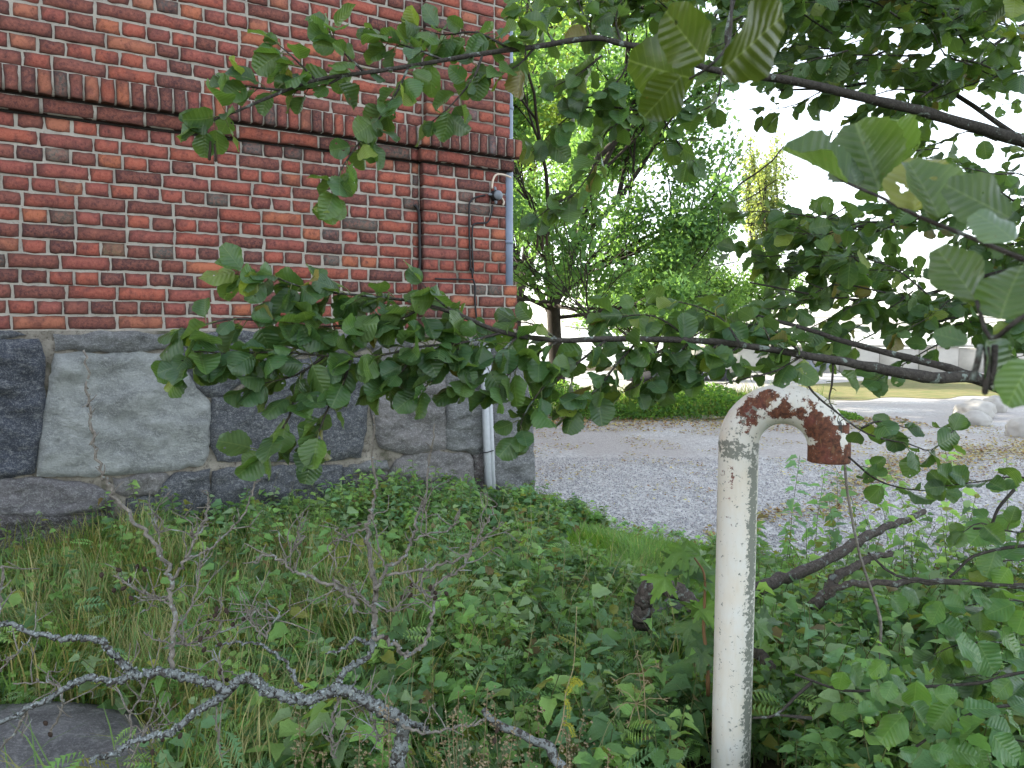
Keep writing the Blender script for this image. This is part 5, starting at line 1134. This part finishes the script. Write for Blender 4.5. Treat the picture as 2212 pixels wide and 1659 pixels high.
def litter(name, pts, sz, cols, label, up=.35):
    N = len(pts); nr = np.concatenate([RS.normal(0, up, (N, 2)), np.ones((N, 1))], 1); d = np.concatenate([RS.normal(0, 1, (N, 2)), RS.normal(0, .1, (N, 1))], 1)
    Rm = rot_frames(d, nr)*sz[:, None, None]; M34 = np.concatenate([Rm, np.stack([pts[:, 0], pts[:, 1], np.maximum(gz(pts[:, 0], pts[:, 1]), 0)+.018+RS.uniform(0, .012, N)], 1)[:, :, None]], 2)
    V, F, T_, _ = instances(V0, F0, M34, cols); return tag(link(name, np_mesh(name, V, F, T_), None, M['litter']), label, None, None, 'stuff')
LC = np.array([(.46, .34, .10), (.52, .44, .18), (.33, .20, .08), (.24, .13, .06), (.55, .48, .24), (.42, .40, .12)])
band = lambda x: np.interp(x, [1.6, 2.1, 3.2, 4.2, 5.6, 8], [6.0, 6.25, 7.2, 8.6, 9.6, 10.5])
gp = scatter(11000, 1.5, 7.5, 5.6, 11.5, lambda x, y: np.abs(y-band(x)+.15*np.sin(x*5)) < (.16+.13*np.maximum(0, x-1.8))*np.abs(RS.normal(0, .8, len(x)))); litter('fallen_leaves', gp, RS.uniform(.02, .04, len(gp)), LC[RS.randint(6, size=len(gp))]*RS.uniform(.7, 1.1, (len(gp), 1)), 'drift of yellow and brown fallen leaves across the gravel')
gp = scatter(3600, -1, 7, 11.6, 13.9, lambda x, y: RS.rand(len(x)) < np.clip((y-11.6)/1.6, 0, 1)**2); litter('fallen_leaves', gp, RS.uniform(.03, .055, len(gp)), LC[RS.randint(4, size=len(gp))]*RS.uniform(.8, 1.2, (len(gp), 1)), 'row of orange-brown fallen leaves along the foot of the ivy bank')
gp = scatter(4600, -.5, 8, 6.5, 13, lambda x, y: (pn(x*1.3, y*1.3) > .1) & (RS.rand(len(x)) < (y-5.5)/8)); litter('fallen_leaves', gp, RS.uniform(.018, .035, len(gp)), LC[RS.randint(6, size=len(gp))]*RS.uniform(.8, 1.25, (len(gp), 1)), 'thin scatter of yellow leaves over the far half of the gravel')
gp = scatter(700, -2.5, 2.8, 1.8, 5.3, free); litter('fallen_leaves', gp, RS.uniform(.02, .035, len(gp)), LC[RS.randint(4, size=len(gp))]*.6, 'brown dead leaves on the soil among the weeds')
# ---------------------------------------------------------------- beyond the yard
V0f = np.array([(0, -.5, 0), (.3, .02, .08), (0, .5, 0), (-.3, .02, .08)]); F0f = np.array([(0, 1, 2, 3)])
def leafcloud(P, size, cols, up=.5):
    N = len(P); d = RS.normal(0, 1, (N, 3)); nr = RS.normal(0, 1, (N, 3)); nr[:, 2] = np.abs(nr[:, 2])+up; Rm = rot_frames(d, nr)*(size*RS.uniform(.6, 1.3, N))[:, None, None]
    return instances(V0f, F0f, np.concatenate([Rm, P[:, :, None]], 2), cols)
ip = RS.rand(15000, 3); X = .0+6.2*ip[:, 0]; Y = 13.4+1.8*ip[:, 1]; top = (.42+.14*np.sin(X*2.3)+.08*np.sin(X*6.1+Y*3))*np.clip((Y-13.3)/.45, .25, 1)*np.where(X > 3.9, np.clip(1.2-(X-3.9)*.5, .15, 1), 1)
P = np.stack([X, Y, top*ip[:, 2]**.5+.02], 1); cc = np.array([(.04, .12, .035), (.06, .16, .04), (.03, .08, .03), (.09, .17, .04)])[RS.randint(4, size=len(P))]
V, F, T_, _ = leafcloud(P, .075, cc, 1.0); tag(link('ivy', np_mesh('ivy', V, F, T_), None, M['far']), 'low bank of green ivy and weeds along the far side of the gravel', None, None, 'stuff')
gp = scatter(5000, 1.0, 6.0, 14.2, 16.5, lambda x, y: x > 0); cols = gcol(len(gp), .65); blades('dry_grass', gp, RS.uniform(.3, .75, len(gp)), cols, .008, 'tall straw-coloured grass behind the ivy bank')
def grow(rnd_, a, D, L, r, depth, out, tips, spread=.5, lift=.15, nk=3):
    P = [a]; d = D.normalized()
    for k in range(4): d = (d+Vector((rnd_.gauss(0, .11), rnd_.gauss(0, .11), rnd_.gauss(0, .08)+lift*.2))).normalized(); P.append(P[-1]+d*L/4)
    out.append((P, r, r*.62, depth))
    if depth <= 1: tips.append(P[-1]); tips.append(P[2])
    if depth == 0: return
    for j in range(nk):
        t = rnd_.uniform(.25, .95) if j < nk-1 else 1.0; q = P[int(t*4)]
        ax = Vector((rnd_.gauss(0, 1), rnd_.gauss(0, 1), rnd_.gauss(0, .5))).normalized(); dn = (d+ax*spread*rnd_.uniform(.7, 1.3)+Vector((0, 0, lift))).normalized()
        grow(rnd_, q, dn, L*rnd_.uniform(.6, .8), r*rnd_.uniform(.5, .66), depth-1, out, tips, spread, lift, nk)
def tree(name, base, height, trunk_r, limbs, label, cols, nleaf, lsize, clump, seed, cat='tree', depth=3, spread=.55, lift=.12, nk=3, group=None, rad=None):
    rr = random.Random(seed); root = empty(name, base); tag(root, label, cat, group); outs = []; tips = []; b = Vector(base)
    tp = [b, b+Vector((rr.gauss(0, .1), 0, height*.12)), b+Vector((rr.gauss(0, .15), 0, height*.25))]; 
    tr_ = Acc(); V, F = tube(catmull(tp, 4), trunk_r, trunk_r*.8, 10, .15); link('trunk', np_mesh('trunk', V-np.array(base), F, smooth=True), root, M['farbark'])
    for (D, L, rf) in limbs: grow(rr, tp[-1]-Vector((0, 0, rr.uniform(0, height*.08))), Vector(D), L, trunk_r*rf, depth, outs, tips, spread, lift, nk)
    BR = lambda: [tr_.add(*tube(P, max(r0, .008), max(r1, .006), 6 if dp_ > 1 else 4, 0, False)) for (P, r0, r1, dp_) in outs]
    for (P, r0, r1, dp_) in []: V, F = tube(P, max(r0, .008), max(r1, .006), 6 if dp_ > 1 else 4, 0, False); tr_.add(V, F)
    if rad:
        cc_ = Vector(base)+Vector(rad[0]); tips = [t for t in tips if ((t.x-cc_.x)/rad[1])**2+((t.y-cc_.y)/rad[1])**2+((t.z-cc_.z)/rad[2])**2 < 1]
        outs = [o_ for o_ in outs if o_[3] > 1 or ((o_[0][-1].x-cc_.x)/rad[1])**2+((o_[0][-1].z-cc_.z)/rad[2])**2 < 1.1]
    BR()
    link('branches', np_mesh('branches', np.concatenate(tr_.V)-np.array(base), np.concatenate(tr_.F), smooth=True), root, M['farbark'])
    tips = np.array([tuple(t) for t in tips]); k = RS.randint(len(tips), size=nleaf); cl = RS.normal(0, 1, (nleaf, 3)); cl /= np.linalg.norm(cl, axis=1, keepdims=True); P = tips[k]+cl*(clump*RS.rand(nleaf, 1)**.6)*np.array([1, 1, .7])
    P = P[P[:, 2] > base[2]+.9]
    tone = RS.uniform(.65, 1.25, len(tips))[k][:len(P)]; col = np.array(cols)[RS.randint(len(cols), size=len(P))]*tone[:, None]
    V, F, T_, _ = leafcloud(P, lsize, col); link('crown', np_mesh('crown', V-np.array(base), F, T_), root, M['far'])
    return root
g = on_ground(1205, 860)
tree('ash_tree', (1.12, 18, 0), 11.0, .19, [((.22, .1, 1), 3.6, .6), ((-.5, .2, .9), 3.2, .42), ((1.0, -.1, .75), 2.7, .38), ((.3, .6, .9), 3.2, .38), ((-.2, -.5, 1), 3.2, .36), ((.7, .4, 1), 2.6, .36), ((1.0, .1, .35), 2.8, .3), ((-.9, -.3, .35), 2.6, .3), ((.9, -.5, .1), 2.0, .26), ((.3, -.9, 0), 2.4, .26), ((-.6, -.7, .05), 2.4, .24), ((1, .4, -.05), 2.0, .24)], 'big ash tree with a forked trunk and airy green crown behind the gravel yard', [(.065, .15, .065), (.058, .135, .068), (.08, .17, .068), (.052, .125, .07)], 50000, .135, .48, 5, depth=4, nk=3, rad=((.0, 0, 5.6), 3.9, 6.0))
tree('lime_tree', (.2, 26, 0), 13, .25, [((0, 0, 1), 5.2, .8), ((.5, .1, 1), 4.6, .6), ((-.5, .1, 1), 4.6, .6), ((.3, -.4, .8), 4.2, .5)], 'yellow-green lime tree rising behind the ash tree next to the building corner', [(.14, .20, .045), (.11, .18, .045), (.18, .21, .045)], 30000, .17, 1.0, 11)
tree('willow_tree', (7.6, 27, 0), 4.2, .12, [((-.3, 0, 1), 1.7, .7), ((.5, .1, .9), 1.7, .6), ((-.9, -.2, .6), 1.9, .6), ((.1, .5, 1), 1.6, .6)], 'pale green bushy tree to the right of the ash tree, above the vent pipe', [(.07, .15, .05), (.06, .13, .05), (.09, .17, .055)], 16000, .13, .7, 17)
tree('poplar_tree', (21.5, 65, 0), 19, .3, [((.02, 0, 1), 5.5, .8), ((.12, .1, 1), 5.5, .6), ((-.14, 0, 1), 5, .6), ((.05, -.1, 1), 6.5, .5)], 'slim yellow autumn poplar far away between the alder boughs', [(.17, .19, .085), (.14, .17, .08), (.19, .185, .09)], 6500, .32, .8, 23, spread=.13, lift=.5)
tree('hazel_bush', (4.6, 25, 0), 3.6, .09, [((-.5, 0, 1), 1.5, .7), ((.5, .1, .9), 1.5, .6), ((-.9, -.2, .6), 1.6, .6), ((.1, .5, 1), 1.5, .6), ((.9, -.3, .5), 1.5, .6)], 'leafy green bush behind the ivy bank, between the ash trunk and the vent pipe', [(.05, .12, .045), (.06, .14, .05), (.08, .16, .05)], 15000, .13, .6, 31, cat='bush')
# ---------------------------------------------------------------- quay wall, tyre, railing, far graffiti wall
def box_thing(name, x0, x1, y0, y1, z0, z1, mat, parent=None, loc=None):
    V, F = box_vf(x0, x1, y0, y1, z0, z1); return link(name, np_mesh(name, V, F), parent, M[mat])
qw = empty('quay_wall', (9, 29, 0)); tag(qw, 'long pale concrete quay wall at the far side of the grass', 'wall')
for i in range(12): box_thing('panel', -2.6+i*1.5, -2.6+i*1.5+1.46, 0+.02*(i % 2), .5, -.2, .95-.03*(i % 3), 'concrete', qw)
box_thing('coping', -2.65, 15.5, -.05, .55, .951, 1.05, 'concrete', qw)
rl = empty('railing', (9, 29.3, 1.05)); tag(rl, 'thin metal railing along the top of the far quay wall', 'railing')
for i in range(12): V, F = tube([Vector((-2+i*1.5, 0, 0)), Vector((-2+i*1.5, 0, 1.05))], .022, .022, 6); link('post', np_mesh('post', V, F), rl, M['rail'])
for z in (.5, 1.03): V, F = tube([Vector((-2, 0, z)), Vector((14.6, 0, z))], .016, .016, 6); link('rail', np_mesh('rail', V, F), rl, M['rail'])
q = at(1772, 795, 28.6); V = []; F = []
for i in range(20):
    for k in range(8): a, b = 2*math.pi*i/20, 2*math.pi*k/8; V.append(((.36+.13*math.cos(b))*math.cos(a), .13*math.sin(b), (.36+.13*math.cos(b))*math.sin(a)))
for i in range(20):
    for k in range(8): F.append((i*8+k, i*8+(k+1) % 8, ((i+1) % 20)*8+(k+1) % 8, ((i+1) % 20)*8+k))
ty = empty('tyre', (q.x, 28.8, .48)); tag(ty, 'grey fender tyre leaning on the far quay wall', 'tyre'); link('tread', np_mesh('tread', np.array(V), np.array(F), smooth=True), ty, M['box'])
V, F = tube([Vector((0, -.03, 0)), Vector((0, .03, 0))], .2, .2, 12); link('rim', np_mesh('rim', V, F), ty, M['concrete'])
ql = at(1480, 824, 24); gw = empty('graffiti_wall', (ql.x-1.2, 24, 0)); tag(gw, 'low black-painted wall with pale bubble graffiti beyond the ivy bank', 'wall')
box_thing('wall', -.6, 2.6, 0, .25, -.1, .38, 'dark', gw); box_thing('coping', -.7, 2.7, -.06, .3, .381, .47, 'concrete', gw)
for i in range(5):
    V = []; F = []
    for k in range(16):
        a = 2*math.pi*k/16
        for rr in (.085, .14): V.append((1.2+i*.27+rr*math.cos(a)*.75, -.012, .2+rr*math.sin(a)*1.05))
        for rr in (.14, .085): V.append((1.2+i*.27+rr*math.cos(a)*.75, -.002, .2+rr*math.sin(a)*1.05))
    for k in range(16): a, b = k*4, ((k+1) % 16)*4; F += [(a, a+1, b+1, b), (a+1, a+2, b+2, b+1), (a+3, a, b, b+3)]
    link('letter', np_mesh('letter', np.array(V), np.array(F)), gw, M['white'])
